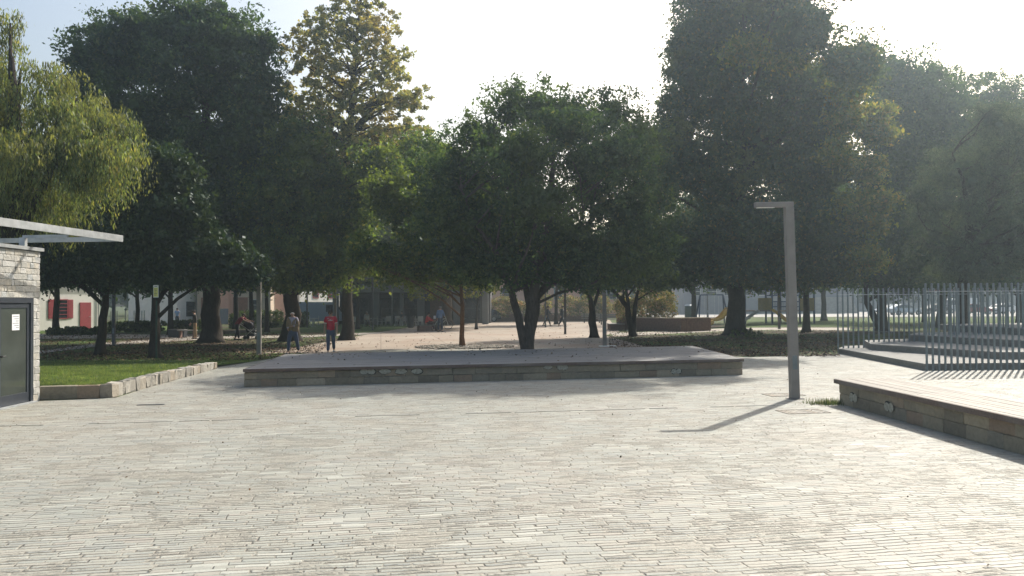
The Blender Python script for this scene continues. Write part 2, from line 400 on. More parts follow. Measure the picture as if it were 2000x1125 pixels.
# ------------------------------------------------------------------ ground
random.seed(11); rng = np.random.default_rng(11)
m = MB(); m.sheet([(-900, -60), (900, -60), (900, 1600), (-900, 1600)], 0)
tag(m.build('ground', M['ground']), kind='structure')
def P2(lst): return [tuple(G(x, y))[:2] for x, y in lst]
plaza = [(-30, -14), (30, -14), (30, 24.5), (24, 40), (13.0, 33.0)] + P2([(1640, 694), (1452, 698), (1352, 690)]) + [(6.5, 36.5), (-6.0, 36.0)] + P2([(600, 694), (500, 701), (424, 715)]) + [(-8.6, 18.0), (-10.2, 17.4), (-10.0, 15.0), (-30, 15)]
m = MB(); m.sheet(plaza, 0.008); tag(m.build('paving', M['paving']), kind='structure')
sq = P2([(424, 715), (500, 692), (620, 671), (700, 656.5), (790, 641), (830, 632), (955, 627.5), (1190, 624), (1210, 648), (1180, 655.5), (1215, 664), (1262, 678), (1352, 690), (1000, 700), (600, 703)])
m = MB(); m.sheet(sq, 0.004); tag(m.build('square', M['square']), kind='structure')
for nm, pts, z, mt in (('path', [(60, 652), (412, 654), (420, 660), (60, 662)], 0.006, 'path'), ('path', [(60, 688), (200, 670), (415, 657), (600, 655), (760, 648), (740, 652), (600, 659), (420, 662), (210, 674), (60, 693)], 0.010, 'path'),
                   ('dirt_path', [(1190, 650), (1450, 640), (1660, 640), (1660, 645), (1450, 645), (1200, 657)], 0.005, 'path'),
                   ('road', [(1100, 610), (2300, 607), (2300, 617), (1100, 620.5)], 0.012, 'road')):
    m = MB(); m.sheet(P2(pts), z); tag(m.build(nm, M[mt]), kind='structure')
for nm, pts, z in (('lawn', [(690, 655), (790, 640), (825, 632), (600, 634), (560, 645)], 0.007), ('lawn', [(1190, 651), (1330, 646), (1440, 638), (1440, 625), (1700, 622), (2300, 618), (2300, 632), (1700, 634), (1400, 642)], 0.009),
                   ('lawn', [(60, 640), (420, 636), (420, 650), (60, 652)], 0.005)):
    m = MB(); m.sheet(P2(pts), z); tag(m.build(nm, M['lawn']), kind='structure')

# raised lawn on the left, held by the low stone wall
def lawn_z(y):
    t = min(max((y - 19.0) / 11.0, 0), 1); return 0.27 * (1 - t * t * (3 - 2 * t)) + 0.012
def lawn_edge(y):
    if y < 26: return -8.98 - (y - 18) * 0.065
    return -9.5 + (y - 26) * 0.14
V = []; F = []
ys = np.linspace(17.95, 34, 50)
for y in ys:
    e = lawn_edge(y)
    for x in np.linspace(-34, e, 40):
        V.append((x, y + (0.0 if x > -10 else 0.0), lawn_z(y)))
for i in range(49):
    for j in range(39):
        a = i * 40 + j; F.append((a, a + 1, a + 41, a + 40))
tag(fast_mesh('raised_lawn', V, F, M['lawn']), kind='structure')

M['blade'] = leaf_mat('grass_blades', [(0, (0.07, 0.115, 0.03)), (0.6, (0.115, 0.17, 0.05)), (1, (0.22, 0.24, 0.09))], trans=0.45)
M['litter'] = islands('fallen_leaf', [(0, (0.03, 0.018, 0.010)), (0.6, (0.09, 0.05, 0.025)), (0.88, (0.20, 0.11, 0.05)), (1, (0.32, 0.25, 0.10))], bump=0.0, stain=0.0)
def blades(n, fx, hmin, hmax, wd):
    pts = np.array([fx() for _ in range(n)]); a = rng.uniform(0, 2 * np.pi, n)
    h = rng.uniform(hmin, hmax, n); lean = rng.normal(0, 0.35, (n, 2)) * h[:, None]
    sx = np.stack([np.cos(a), np.sin(a)], 1) * wd
    V = np.zeros((n, 3, 3)); V[:, 0, :2] = pts[:, :2] - sx; V[:, 1, :2] = pts[:, :2] + sx; V[:, 2, :2] = pts[:, :2] + lean
    V[:, 0, 2] = V[:, 1, 2] = pts[:, 2]; V[:, 2, 2] = pts[:, 2] + h
    return V.reshape(-1, 3), np.arange(n * 3).reshape(-1, 3)
def lawnpt():
    while True:
        y = 18.0 + 14 * random.random() ** 1.5; x = random.uniform(-17 if y < 24 else -20, lawn_edge(y) - 0.02)
        if y < 24 or random.random() < 1 - (y - 24) / 10: return (x, y, lawn_z(y))
V, F = blades(60000, lawnpt, 0.025, 0.07, 0.006)
tag(fast_mesh('grass', V, F, M['blade'], origin=(-12, 20, 0.2)), kind='stuff')
def quads(pts, size, tilt=0.35):
    n = len(pts); a = rng.uniform(0, 2 * np.pi, n); s = size * rng.uniform(0.6, 1.3, n)
    u = np.stack([np.cos(a), np.sin(a), rng.normal(0, tilt, n)], 1) * s[:, None]
    v = np.stack([-np.sin(a), np.cos(a), rng.normal(0, tilt, n)], 1) * (s * 0.6)[:, None]
    c = np.asarray(pts); V = np.stack([c - u, c - v, c + u, c + v], 1).reshape(-1, 3)
    return V, np.arange(n * 4).reshape(-1, 4)
lp = []
while len(lp) < 26000:
    r = random.random()
    if r < 0.5:
        px = random.uniform(80, 700); py = 650 + 55 * random.random()
        p = G(px, py)
        if p.y < 34 and p.x > lawn_edge(p.y): continue
        if p.x > -8.0 - (p.y - 34) * .12 and p.y < 46: continue
    elif r < 0.9: p = G(random.uniform(1190, 1640), random.uniform(645, 697))
    elif r < 0.97: p = G(random.uniform(1640, 1990), random.uniform(625, 670))
    else: p = G(random.uniform(600, 1300), random.uniform(632, 700))
    z = 0.02
    if p.x < lawn_edge(p.y) and p.y < 34: z = lawn_z(p.y) + 0.01
    lp.append((p.x, p.y, z + random.random() * 0.02))
V, F = quads(lp, 0.05)
tag(fast_mesh('leaf_litter', V, F, M['litter'], origin=(0, 40, 0)), kind='stuff')
# a few dry leaves and pebbles on the paving
lp = [(random.uniform(-12, 9), 4 + 24 * random.random() ** 0.7, 0.02) for _ in range(900)]
V, F = quads(lp, 0.016)
tag(fast_mesh('paving_debris', V, F, M['litter'], origin=(0, 15, 0)), kind='stuff')

# ------------------------------------------------------------------ masonry helper
def courses(mb, a, b, z0, z1, n, lmin, lmax, depth, inward, jit=0.006, proud=0.012, zt=None, gap=0.006, hj=0.0):
    """blocks laid from a to b; inward = unit vector into the wall"""
    a = Vector((a[0], a[1], 0)); b = Vector((b[0], b[1], 0)); d = (b - a); L = d.length; u = d / L
    ang = math.atan2(u.y, u.x); inw = Vector((inward[0], inward[1], 0)).normalized()
    for k in range(n):
        s = -random.random() * lmin
        while s < L:
            l = random.uniform(lmin, lmax); s0 = max(s, 0); s1 = min(s + l, L)
            if L - s1 < lmin * 0.4: s1 = L; l = s1 - s
            if s1 - s0 > 0.03:
                top = z1 if zt is None else zt((s0 + s1) / 2 / L)
                h = (top - z0) / n; zz = z0 + k * h
                pr = random.uniform(0, proud)
                c = a + u * ((s0 + s1) / 2) + inw * (depth / 2 - pr) + Vector((0, 0, zz + h / 2))
                mb.box(c, (s1 - s0 - gap, depth, h - gap + random.uniform(-hj, hj)), rz=ang, jit=jit, bev=0.012)
            s = s + l

# ------------------------------------------------------------------ wooden stage on stone base
A = Vector((-6.5, 20.1, 0)); B = Vector((6.25, 22.5, 0)); C = Vector((6.35, 29.3, 0)); D = Vector((-7.1, 26.0, 0))
st = thing('stage', 'low wide stage with grey plank deck on a stone base in mid square', 'stage', (0, 24, 0))
u = (B - A).normalized(); inn = Vector((-u.y, u.x, 0))
m = MB(); m.prism([p[:2] for p in (A + inn * .06 + u * .06, B + inn * .06 - u * .06, C + Vector((-.06, -.06, 0)), D + Vector((.06, -.06, 0)))], 0, 0.365)
m.build('wall_core', M['mortar'], st, world=True)
m = MB(); courses(m, A + inn * 0.05, B + inn * 0.05, 0.0, 0.365, 2, 0.35, 0.75, 0.2, inn, jit=0.008, proud=0.02)
courses(m, B + inn * .25 - u * .05, C - Vector((.05, 0.1, 0)), 0.0, 0.365, 2, 0.35, 0.75, 0.2, (-1, 0), proud=0.02)
courses(m, D + Vector((.05, -.1, 0)), A + inn * .25 + u * .05, 0.0, 0.365, 2, 0.35, 0.75, 0.2, (1, 0), proud=0.02)
m.build('wall', M['wallstone'], st, world=True)
# deck boards parallel to the front
m = MB(); nb = 46
for i in range(nb):
    t0 = (i + 0.04) / nb; t1 = (i + 0.96) / nb
    p0 = A.lerp(D, t0); p1 = B.lerp(C, t0); p2 = B.lerp(C, t1); p3 = A.lerp(D, t1)
    cuts = sorted([0, 1] + [random.uniform(.1, .9) for _ in range(3)])
    for c0, c1 in zip(cuts, cuts[1:]):
        if c1 - c0 < 0.02: continue
        g = 0.0004; z = 0.44 + random.uniform(-.002, .002)
        m.prism([p0.lerp(p1, c0 + g)[:2], p0.lerp(p1, c1 - g)[:2], p3.lerp(p2, c1 - g)[:2], p3.lerp(p2, c0 + g)[:2]], 0.405, z)
m.build('deck', M['deck'], st, world=True)
m = MB()
for p, q in ((A, B), (B, C), (C, D), (D, A)):
    dd = (q - p).normalized(); nn = Vector((dd.y, -dd.x, 0))
    m.beam(p + nn * 0.012 + Vector((0, 0, .407)), q + nn * 0.012 + Vector((0, 0, .407)), 0.022, 0.072)
m.build('edge_board', M['deckedge'], st, world=True)
m = MB(); m.prism([p[:2] for p in (A.lerp(C, .02), B.lerp(D, .02), C.lerp(A, .02), D.lerp(B, .02))], 0.366, 0.40); m.build('joists', M['deckedge'], st, world=True)
lp = [];
for _ in range(160):
    a_, b_ = random.random(), random.random() ** .7
    p = A.lerp(B, a_).lerp(D.lerp(C, a_), b_); lp.append((p.x, p.y, .452))
V, F = quads(lp, 0.035); tag(fast_mesh('deck_leaves', V, F, M['litter'], origin=(0, 24, .45)), kind='stuff')
def blotch(mb, c, u, w, h, nrm, lobes=2):
    """two-lobed pale mark lying on a wall face"""
    for s in ([-1, 1] if lobes == 2 else [0]):
        pts = []
        for k in range(12):
            a = 2 * math.pi * k / 12; r = 1 + random.uniform(-.12, .12)
            pts.append(c + u * (s * w * 0.24 + math.cos(a) * r * w * (0.28 if lobes == 2 else 0.5)) + Vector((0, 0, math.sin(a) * r * h / 2)))
        n = len(mb.v); mb.v += [tuple(p) for p in pts] + [tuple(p + nrm * 0.006) for p in pts]
        mb.f.append(tuple(range(n + 12, n + 24)))
        for k in range(12): mb.f.append((n + k, n + (k + 1) % 12, n + 12 + (k + 1) % 12, n + 12 + k))
for px, py, w, h, lb in ((718, 726, .36, .14, 2), (752, 725, .30, .13, 1), (783, 725, .3, .14, 1), (815, 725, .28, .14, 1), (1070, 717, .24, .1, 1), (1098, 717, .28, .15, 2), (1320, 725, .27, .13, 2)):
    t0 = (px - 476) / 974.0
    # find the point on the front wall under this column
    r = ray(px, py); lo = A + inn * 0.05
    n_ = -inn; tt = (lo - CAM).dot(n_) / r.dot(n_); p = CAM + r * tt
    mb_ = MB(); blotch(mb_, p + n_ * 0.024, u, w * 1.1, h * 1.12, n_, lb); mb_.build('mark_outline', M['darkpaint'], st, world=True)
    mb_ = MB(); blotch(mb_, p + n_ * 0.030, u, w, h, n_, lb); mb_.build('pale_mark', M['whitepaint'], st, world=True)

# ------------------------------------------------------------------ stone kerb wall round the lawn
kw = thing('low_stone_wall', 'low rough stone wall edging the raised green lawn', 'low wall', (-9, 20, 0))
KA = Vector((-10.1, 17.66, 0)); KB = Vector((-8.72, 18.0, 0)); KC = Vector((-9.26, 26.0, 0))
m = MB(); dd = (KB - KA).normalized(); nin = Vector((-dd.y, dd.x, 0))
courses(m, KA, KB - dd * 0.22, 0, 0.29, 1, 0.7, 1.4, 0.22, nin, jit=0.004, gap=.004)
m.build('front_slab', M['wallstone'], kw, world=True)
m = MB(); courses(m, KB, KC, 0, 0.3, 1, 0.14, 0.42, 0.26, (-1, 0), jit=0.02, proud=0.035, zt=lambda t: 0.30 - 0.07 * t, gap=.012, hj=.012)
m.build('side_stones', M['kerbstone'], kw, world=True)

# ------------------------------------------------------------------ stone building on the left
bl = thing('stone_building', 'small building of pale split stone with a dark framed glass door at the left edge', 'building', (-10, 17, 0))
BE = Vector((-10.0, 17.56, 0)); bd = Vector((math.sin(rad(-1.5)), math.cos(rad(-1.5)), 0))   # wall direction
def BP(s, x=0.0, z=0.0):        # s metres toward the camera along the wall, x outward
    n = Vector((bd.y, -bd.x, 0)); return BE - bd * s + n * x + Vector((0, 0, z))
DS0, DS1, DH = 0.26, 1.56, 2.17      # door opening along s
m = MB()
for s0, s1, z0, z1 in ((0.05, DS0, 0, 3.15), (DS0, DS1, DH, 3.15), (DS1, 6, 0, 3.15)):
    a = BP(s0, -.06); b = BP(s1, -.06); c = BP(s1, -.4); d = BP(s0, -.4)
    m.prism([a[:2], b[:2], c[:2], d[:2]], z0, z1)
m.prism([BP(.05, -.4)[:2], BP(6, -.4)[:2], BP(6, -4)[:2], BP(.05, -4)[:2]], 0, 3.15)
m.build('wall_core', M['housemortar'], bl, world=True)
m = MB(); inw = -Vector((bd.y, -bd.x, 0))
courses(m, BP(DS0), BP(0), 0, DH, 15, 0.09, 0.26, .07, inw, jit=.004, proud=.008, gap=.002)
courses(m, BP(DS1), BP(0), DH, 3.15, 8, 0.08, 0.28, .07, inw, jit=.004, proud=.009, gap=.002)
courses(m, BP(6), BP(DS1), 0, 3.15, 23, 0.08, 0.28, .07, inw, jit=.004, proud=.009, gap=.002)
courses(m, BP(0, -.08), BP(0, -4), 0, 3.15, 18, 0.16, 0.42, .07, -bd, jit=.008, proud=.02)
m.build('wall', M['housestone'], bl, world=True)
m = MB(); a, b, c, d = BP(-.06, .06), BP(6, .06), BP(6, -4), BP(-.06, -4); m.prism([p[:2] for p in (a, b, c, d)], 3.16, 3.23); m.build('roof_cap', M['galv'], bl, world=True)
dr = MB()
for s0, s1, z0, z1 in ((DS0, DS0 + .10, 0, DH), (DS0 + .10, DS1, DH - .10, DH), (DS1 - .1, DS1, 0, DH - .10)):
    dr.prism([BP(s0, .015)[:2], BP(s1, .015)[:2], BP(s1, -.06)[:2], BP(s0, -.06)[:2]], z0, z1)
door = dr.build('door', M['darkframe'], bl, world=True)
lf = MB()
e0, e1 = DS0 + .105, DS1 - .105
for s0, s1, z0, z1 in ((e0, e0 + .09, .03, DH - .11), (e1 - .09, e1, .03, DH - .11), (e0 + .09, e1 - .09, .03, .24), (e0 + .09, e1 - .09, DH - .20, DH - .11)):
    lf.prism([BP(s0, -.01)[:2], BP(s1, -.01)[:2], BP(s1, -.05)[:2], BP(s0, -.05)[:2]], z0, z1)
off = Vector(bl.location)
o = lf.build('leaf_frame', M['darkframe'], door, origin=None); o.location = -off
g = MB(); g.prism([BP(e0 + .09, -.025)[:2], BP(e1 - .09, -.025)[:2], BP(e1 - .09, -.04)[:2], BP(e0 + .09, -.04)[:2]], .24, DH - .20)
o = g.build('glass_pane', M['glass'], door); o.location = -off
h = MB(); hp = BP(e1 - .05, .04, 1.02); h.tube([hp - inw * 0.0, hp + inw * .06], [.02, .02], 8); h.tube([hp, hp + bd * .12], [.014, .014], 8)
o = h.build('door_handle', M['black'], door); o.location = -off
m = MB(); m.prism([BP(DS0 - .02, .10)[:2], BP(DS1 + .1, .10)[:2], BP(DS1 + .1, .02)[:2], BP(DS0 - .02, .02)[:2]], 0, .035); m.build('door_sill', M['galv'], bl, world=True)
nt_ = MB(); q0, q1 = 0.72, 0.98
nt_.prism([BP(q0, -.018)[:2], BP(q1, -.018)[:2], BP(q1, -.021)[:2], BP(q0, -.021)[:2]], 1.52, 1.84)
no = thing('notice', 'white paper notice taped inside the dark framed glass door', 'notice', BP(.85, -.02, 1.68))
nt_.build('sheet', M['paper'], no, world=True)
ln = MB()
for k in range(6):
    z = 1.79 - k * .045; ln.prism([BP(q0 + .03, -.0155)[:2], BP(q1 - .03 - .05 * (k % 3), -.0155)[:2], BP(q1 - .03 - .05 * (k % 3), -.018)[:2], BP(q0 + .03, -.018)[:2]], z, z + .010)
ln.build('text_lines', M['ink'], no, world=True)
# canopy frame: long side beam and end beam above the roof
cf = thing('canopy_frame', 'galvanised steel beam frame overhanging the stone building', 'canopy frame', (-9.3, 17, 3.5))
E = Vector((-9.08, 19.3, 3.56)); S = Vector((-9.62, 12.4, 3.56))
m = MB(); m.beam(S, E, 0.06, 0.15); m.build('side_beam', M['galv'], cf, world=True)
m = MB(); m.beam(E + Vector((-.035, -.04, -.012)), E + Vector((-5.2, .38, -.012)), 0.06, 0.11); m.build('end_beam', M['galv'], cf, world=True)
m = MB(); pp = BP(.18, -.25, 3.24); m.box(pp + Vector((0, 0, .10)), (.12, .10, .20)); m.build('bracket', M['galv'], cf, world=True)
m = MB(); m.beam(pp + Vector((0, 0, .22)), Vector((-9.32, pp.y + .02, 3.47)), 0.06, 0.06); m.build('crossbar', M['galv'], cf, world=True)
for dz in (-.035, .035):
    m = MB(); m.tube([E + Vector((.0, .002, dz)), E + Vector((.0, .004, dz))], [.012] * 2, 8); m.build('bolt', M['black'], cf, world=True)

# ------------------------------------------------------------------ street lamps (L shaped)
def lamp(loc, label, h=4.0, arm=0.76, w=0.17, yaw=0.0, lean=0.0, mt='darkpost'):
    t = thing('street_lamp', label, 'street lamp', loc, yaw, 'square L-shaped street lamps')
    m = MB(); m.box((0, 0, h / 2 - .05), (w, w * .75, h - .1), bev=.008); m.build('pole', M[mt], t)
    m = MB(); m.box((-arm / 2 + w / 2, 0, h - .047), (arm, w * .72, .105), bev=.008); a = m.build('arm', M[mt], t)
    m = MB(); m.box((0, 0, .008), (w * 1.7, w * 1.5, .022), bev=.004); m.build('base_plate', M['darksteel'], t)
    m = MB(); m.box((0, -w * .375 - .003, .75), (w * .55, .006, .28), bev=.002); m.build('hatch', M['fence'], t)
    m = MB(); m.box((-arm * .62, 0, h - .104), (arm * .45, w * .5, .012)); m.build('light_panel', M['signwhite'], a)
    t.rotation_euler = (0, rad(lean), yaw)
    return t
lamp(G(1552, 779.5), 'tall grey L-shaped street lamp alone in front on the sunny paving', 4.02, .80, .175, rad(6), -1.1, 'lamp')
lamp(G(506, 693), 'grey lamp post at the path edge left of the two walking men', 3.7, mt='lamp')
l2 = lamp(G(1181, 677), 'grey lamp post with a pale footing behind the stage', 4.3, mt='lamp')
m = MB(); m.box((.12, -.05, .02), (.75, .32, .05), bev=.01); m.build('footing', M['signwhite'], l2)
lamp(G(1104, 653), 'lamp post standing before the dark walker near the brick planter', 4.0, w=.14)
lamp(G(1065.5, 639.5), 'thin distant post just left of the walker in dark clothes', 4.0, w=.12)
lamp(G(1522, 642.5), 'post standing in front of the playground climbing frame', 4.0, w=.17)
lamp(G(655, 656), 'slim post just behind the man in the red shirt', 4.4, w=.12)
lamp(G(728, 645), 'slim dark post on the grass before the arcade', 4.0, w=.12)
lamp(G(600, 640), 'slim dark post between the walking men by the arcade', 4.0, w=.12)
lamp(G(222, 675), 'dark post beside the leaning tree on the left lawn', 4.0, w=.14)
lamp(G(1382, 620), 'far slim post behind the swing frame', 4.0, w=.2)
t = thing('pole', 'thin pale pole in front of the dark arcade', 'pole', G(766, 635)); m = MB(); m.cyl((0, 0, 0), .035, 4.2, 8); m.build('shaft', M['galv'], t)
m = MB(); m.ball((0, 0, 4.22), .06); m.build('cap', M['galv'], t)

# ------------------------------------------------------------------ yellow sign
sp_ = G(305.5, 700, lawn_z(26.5)); 
t = thing('notice_sign', 'small yellow notice board on a dark green pole on the lawn', 'sign', sp_)
m = MB(); m.cyl((0, 0, 0), .03, 2.1, 10); m.build('pole', M['greenpole'], t)
zt = W(305, 557, sp_.y).z - sp_.z
m = MB(); m.box((0, -.045, zt - .225), (.185, .02, .45), bev=.004); b_ = m.build('board', M['signwhite'], t)
m = MB(); m.box((0, -.058, zt - .255), (.150, .004, .33)); m.build('yellow_panel', M['signyellow'], b_)
m = MB(); m.box((0, -.058, zt - .045), (.10, .003, .02)); m.build('heading_line', M['ink'], b_)
for k in range(5): m = MB(); m.box((-.01 + .008 * (k % 2), -.062, zt - .14 - .055 * k), (.10 - .02 * (k % 3), .002, .014)); m.build('text_line', M['ink'], b_)

# ------------------------------------------------------------------ stone bench with wooden top, right foreground
bn = thing('stone_bench', 'long low stone bench with weathered plank top at the right edge', 'bench', (6.9, 13, 0))
F0 = Vector((6.28, 16.05, 0)); F1 = Vector((6.60, 8.2, 0)); dB = (F1 - F0).normalized(); nB = Vector((-dB.y, dB.x, 0))
if nB.x < 0: nB = -nB
WB = 1.12
m = MB(); m.prism([p[:2] for p in (F0 + dB * .05 + nB * .05, F1 + nB * .05, F1 + nB * (WB - .05), F0 + dB * .05 + nB * (WB - .05))], 0, .43); m.build('wall_core', M['mortar'], bn, world=True)
m = MB(); courses(m, F1 + nB * .03, F0 + nB * .03, 0, .43, 2, .35, .7, .2, nB, jit=.004, proud=.008, gap=.004)
courses(m, F0 + dB * .03 + nB * .03, F0 + dB * .03 + nB * (WB - .03), 0, .43, 2, .3, .55, .2, dB, jit=.004, proud=.008, gap=.004)
m.build('wall', M['wallstone'], bn, world=True)
m = MB(); nb = 9
for i in range(nb):
    a = F0 - dB * .05 + nB * (WB * (i + .05) / nb - .02); b = F1 + nB * (WB * (i + .05) / nb - .02); w = WB / nb * .86 + .004
    s = 0
    L = (F1 - F0).length
    cut = random.uniform(2.0, 3.5)
    while s < L:
        e = min(s + cut, L); p0 = a + dB * s; p1 = a + dB * (e - .006)
        m.prism([p[:2] for p in (p0, p1, p1 + nB * w, p0 + nB * w)], .445, .485 + random.uniform(-.002, .002)); s = e; cut = 3.0
m.build('plank_top', M['bench'], bn, world=True)
m = MB(); m.prism([p[:2] for p in (F0 - dB * .065 - nB * .045, F1 - nB * .045, F1 - nB * .022, F0 - dB * .065 - nB * .022)], .40, .482)
m.prism([p[:2] for p in (F0 - dB * .085 - nB * .045, F0 - dB * .067 - nB * .045, F0 - dB * .067 + nB * WB, F0 - dB * .085 + nB * WB)], .40, .482)
m.build('edge_board', M['deckedge'], bn, world=True)
for px, py in ((1669, 777), (1738.5, 795)):
    r = ray(px, py); q = F0 + nB * .022; n_ = -nB; tt = (q - CAM).dot(n_) / r.dot(n_); p = CAM + r * tt
    mb_ = MB(); blotch(mb_, p + n_ * 0.012 - dB * .05 + Vector((0, 0, .01)), dB, .26, .17, n_, 1); mb_.build('mark_outline', M['darkpaint'], bn, world=True)
    mb_ = MB(); blotch(mb_, p + n_ * 0.020, dB, .30, .16, n_, 2); mb_.build('pale_mark', M['whitepaint'], bn, world=True)
# weed tuft at the bench corner
M['weed'] = leaf_mat('weed_leaves', [(0, (0.05, 0.08, 0.03)), (0.6, (0.09, 0.12, 0.05)), (1, (0.20, 0.19, 0.10))], trans=0.3)
tp = F0 + Vector((-.25, .0, 0))
def tuft():
    a = random.gauss(.05, .17); b = random.gauss(-.05, .10); return (tp.x + a, tp.y + b, .008)
V, F = blades(420, tuft, .04, .15, .007)
tag(fast_mesh('weeds', V, F, M['weed'], origin=tuple(tp)), kind='stuff')

# ------------------------------------------------------------------ amphitheatre steps and bar fence
am = thing('stone_steps', 'broad shaded stone seating steps inside the bar fence', 'steps', (16, 30, 0))
M['step'] = islands('step_stone', [(0, (0.18, 0.18, 0.17)), (0.5, (0.24, 0.235, 0.22)), (1, (0.30, 0.295, 0.275))], bump=.5, bd=.02, stain=.15)
tiers = [([(12.3, 31.3), (11.68, 23.5), (14.0, 23.62), (30, 23.9), (30, 40), (13.2, 33)], 0.20),
         ([(13.06, 30.2), (14.7, 25.0), (16.2, 24.9), (30, 24.6), (30, 40), (14, 33)], 0.42),
         ([(15.4, 32.2), (16.9, 26.4), (18.8, 26.2), (30, 26), (30, 40), (16.5, 34)], 0.66),
         ([(18.6, 35.0), (19.3, 28.3), (21, 28.0), (30, 27.6), (30, 40), (19, 37)], 0.92)]
pz = 0
for poly, z in tiers:
    m = MB()
    m.prism(poly, pz, z - .05)
    cx = sum(p[0] for p in poly) / len(poly); cy_ = sum(p[1] for p in poly) / len(poly)
    m.prism([(p[0] + (p[0] - cx) * .002 - .02, p[1] - .02) for p in poly], z - .048, z)
    m.build('step', M['step'], am, world=True); pz = z - .001
def barfence(label, p0, p1, n, h, zf, rail_z):
    p0 = Vector(p0); p1 = Vector(p1); t = thing('bar_fence', label, 'fence', p0, 0, 'tall steel bar fences')
    for i in range(n):
        q = p0.lerp(p1, i / (n - 1)) - p0; z = zf(q + p0)
        m = MB(); tl = random.uniform(-.008, .008)
        m.tube([(q.x, q.y, z), (q.x + tl, q.y, h), (q.x + tl, q.y, h + .02)], [.032, .032, .014], 8); m.build('post', M['fence'], t)
    d = p1 - p0; m = MB(); m.tube([Vector((0, -.035, rail_z)), Vector((d.x, d.y - .035, rail_z))], [.009, .009], 6); m.build('rail', M['galv'], t)
    return t
def stepz(q):
    z = 0.0
    if q.y > 25:
        for poly, zz in tiers:
            ins = False; j = len(poly) - 1
            for i in range(len(poly)):
                xi, yi = poly[i]; xj, yj = poly[j]
                if ((yi > q.y) != (yj > q.y)) and (q.x < (xj - xi) * (q.y - yi) / (yj - yi) + xi): ins = not ins
                j = i
            if ins: z = zz
    return z
barfence('front row of tall grey steel bars before the stone steps', (11.62, 23.3, 0), (17.3, 23.55, 0), 33, 2.45, stepz, 2.24)
barfence('rear row of tall grey steel bars along the back of the stone steps', (12.28, 31.3, 0), (22.0, 32.4, 0), 49, 2.44, stepz, 2.22)

# ------------------------------------------------------------------ drain details in the paving
t = thing('drain_channel', 'thin dark drain joint running across the paving before the stage', 'drain', G(0, 833)); 
a = G(-60, 835); b = G(1450, 794.5); dch = (b - a).normalized(); nch = Vector((-dch.y, dch.x, 0))
s = 0
while s < (b - a).length:
    m = MB()
    l = random.uniform(.4, 1.6); p = a + dch * s; q = a + dch * (s + l * .93); o_ = nch * random.uniform(-.02, .02)
    if random.random() < .8: m.prism([x[:2] for x in (p + o_, q + o_, q + o_ + nch * .014, p + o_ + nch * .014)], 0, .0125); m.build('joint', M['darksteel'], t, world=True)
    s += l
for px, py, w, h, lb in ((295, 791.5, .5, .12, 'dark slotted drain cover on the paving before the lawn wall'), (1530, 772, .75, .5, 'worn square cover in the paving just behind the tall lamp foot'), (1568, 805, .8, .5, 'worn square cover in the paving just in front of the tall lamp foot')):
    t = thing('drain_cover', lb, 'drain cover', G(px, py), rad(9), 'drain covers')
    dk = h < .2
    m = MB(); 
    for s in (-1, 1): m.box((s * w / 2, 0, .010), (.02, h, .008)); m.box((0, s * h / 2, .010), (w - .02, .02, .008))
    m.build('frame', M['darksteel'] if dk else M['mortar'], t)
    m = MB(); k = 8
    for i in range(k): m.box((-w / 2 + w * (i + .5) / k, 0, .009), (w / k * .7, h - .03, .006))
    m.build('grate', M['darksteel'] if dk else M['kerbstone'], t)
m = MB(); gp = G(903, 677)
for _ in range(900):
    a = random.uniform(0, 2 * math.pi); r = math.sqrt(random.random())
    m.ball((gp.x + math.cos(a) * r * 2.3 + .15, gp.y + math.sin(a) * r * 1.9 - .3, .03), random.uniform(.03, .075), 5, 3, (1, 1, .7), .2)
tag(m.build('gravel_bed', M['pebble'], None, origin=tuple(gp)), kind='stuff')
#@@TREES

# ------------------------------------------------------------------ foliage
def rnd_dirs(n):
    v = rng.normal(size=(n, 3)); return v / np.linalg.norm(v, axis=1)[:, None]
def leaf_quads(C, size, asp=0.55, droop=0.4, flat=0.0):
    """pointed leaf cards at centres C; returns V, F"""
    n = len(C)
    u = rnd_dirs(n); u[:, 2] -= droop; u /= np.linalg.norm(u, axis=1)[:, None]
    w = rnd_dirs(n); w[:, 2] += flat * np.sign(w[:, 2])
    v = np.cross(u, w); v /= (np.linalg.norm(v, axis=1)[:, None] + 1e-9)
    s = size * rng.choice([0.6, 0.8, 1.0, 1.25, 1.7], n, p=[.2, .25, .25, .2, .1])
    L = (s * 0.5)[:, None]; Wd = (s * 0.5 * asp)[:, None]
    V = np.stack([C - u * L, C - u * L * 0.1 + v * Wd, C + u * L, C - u * L * 0.1 - v * Wd], 1)
    return V.reshape(-1, 3), np.arange(n * 4).reshape(-1, 4)

def blob_world(b, d):
    px, py, rx, rz = b[:4]; off = b[4] if len(b) > 4 else 0.0
    dd = d + off; c = W(px, py, dd)
    ry = b[5] if len(b) > 5 else None
    R = (rx / FPX * dd, ry if ry else min(rx / FPX * dd, 5.5), rz / FPX * dd)
    return np.array(c), np.array(R)

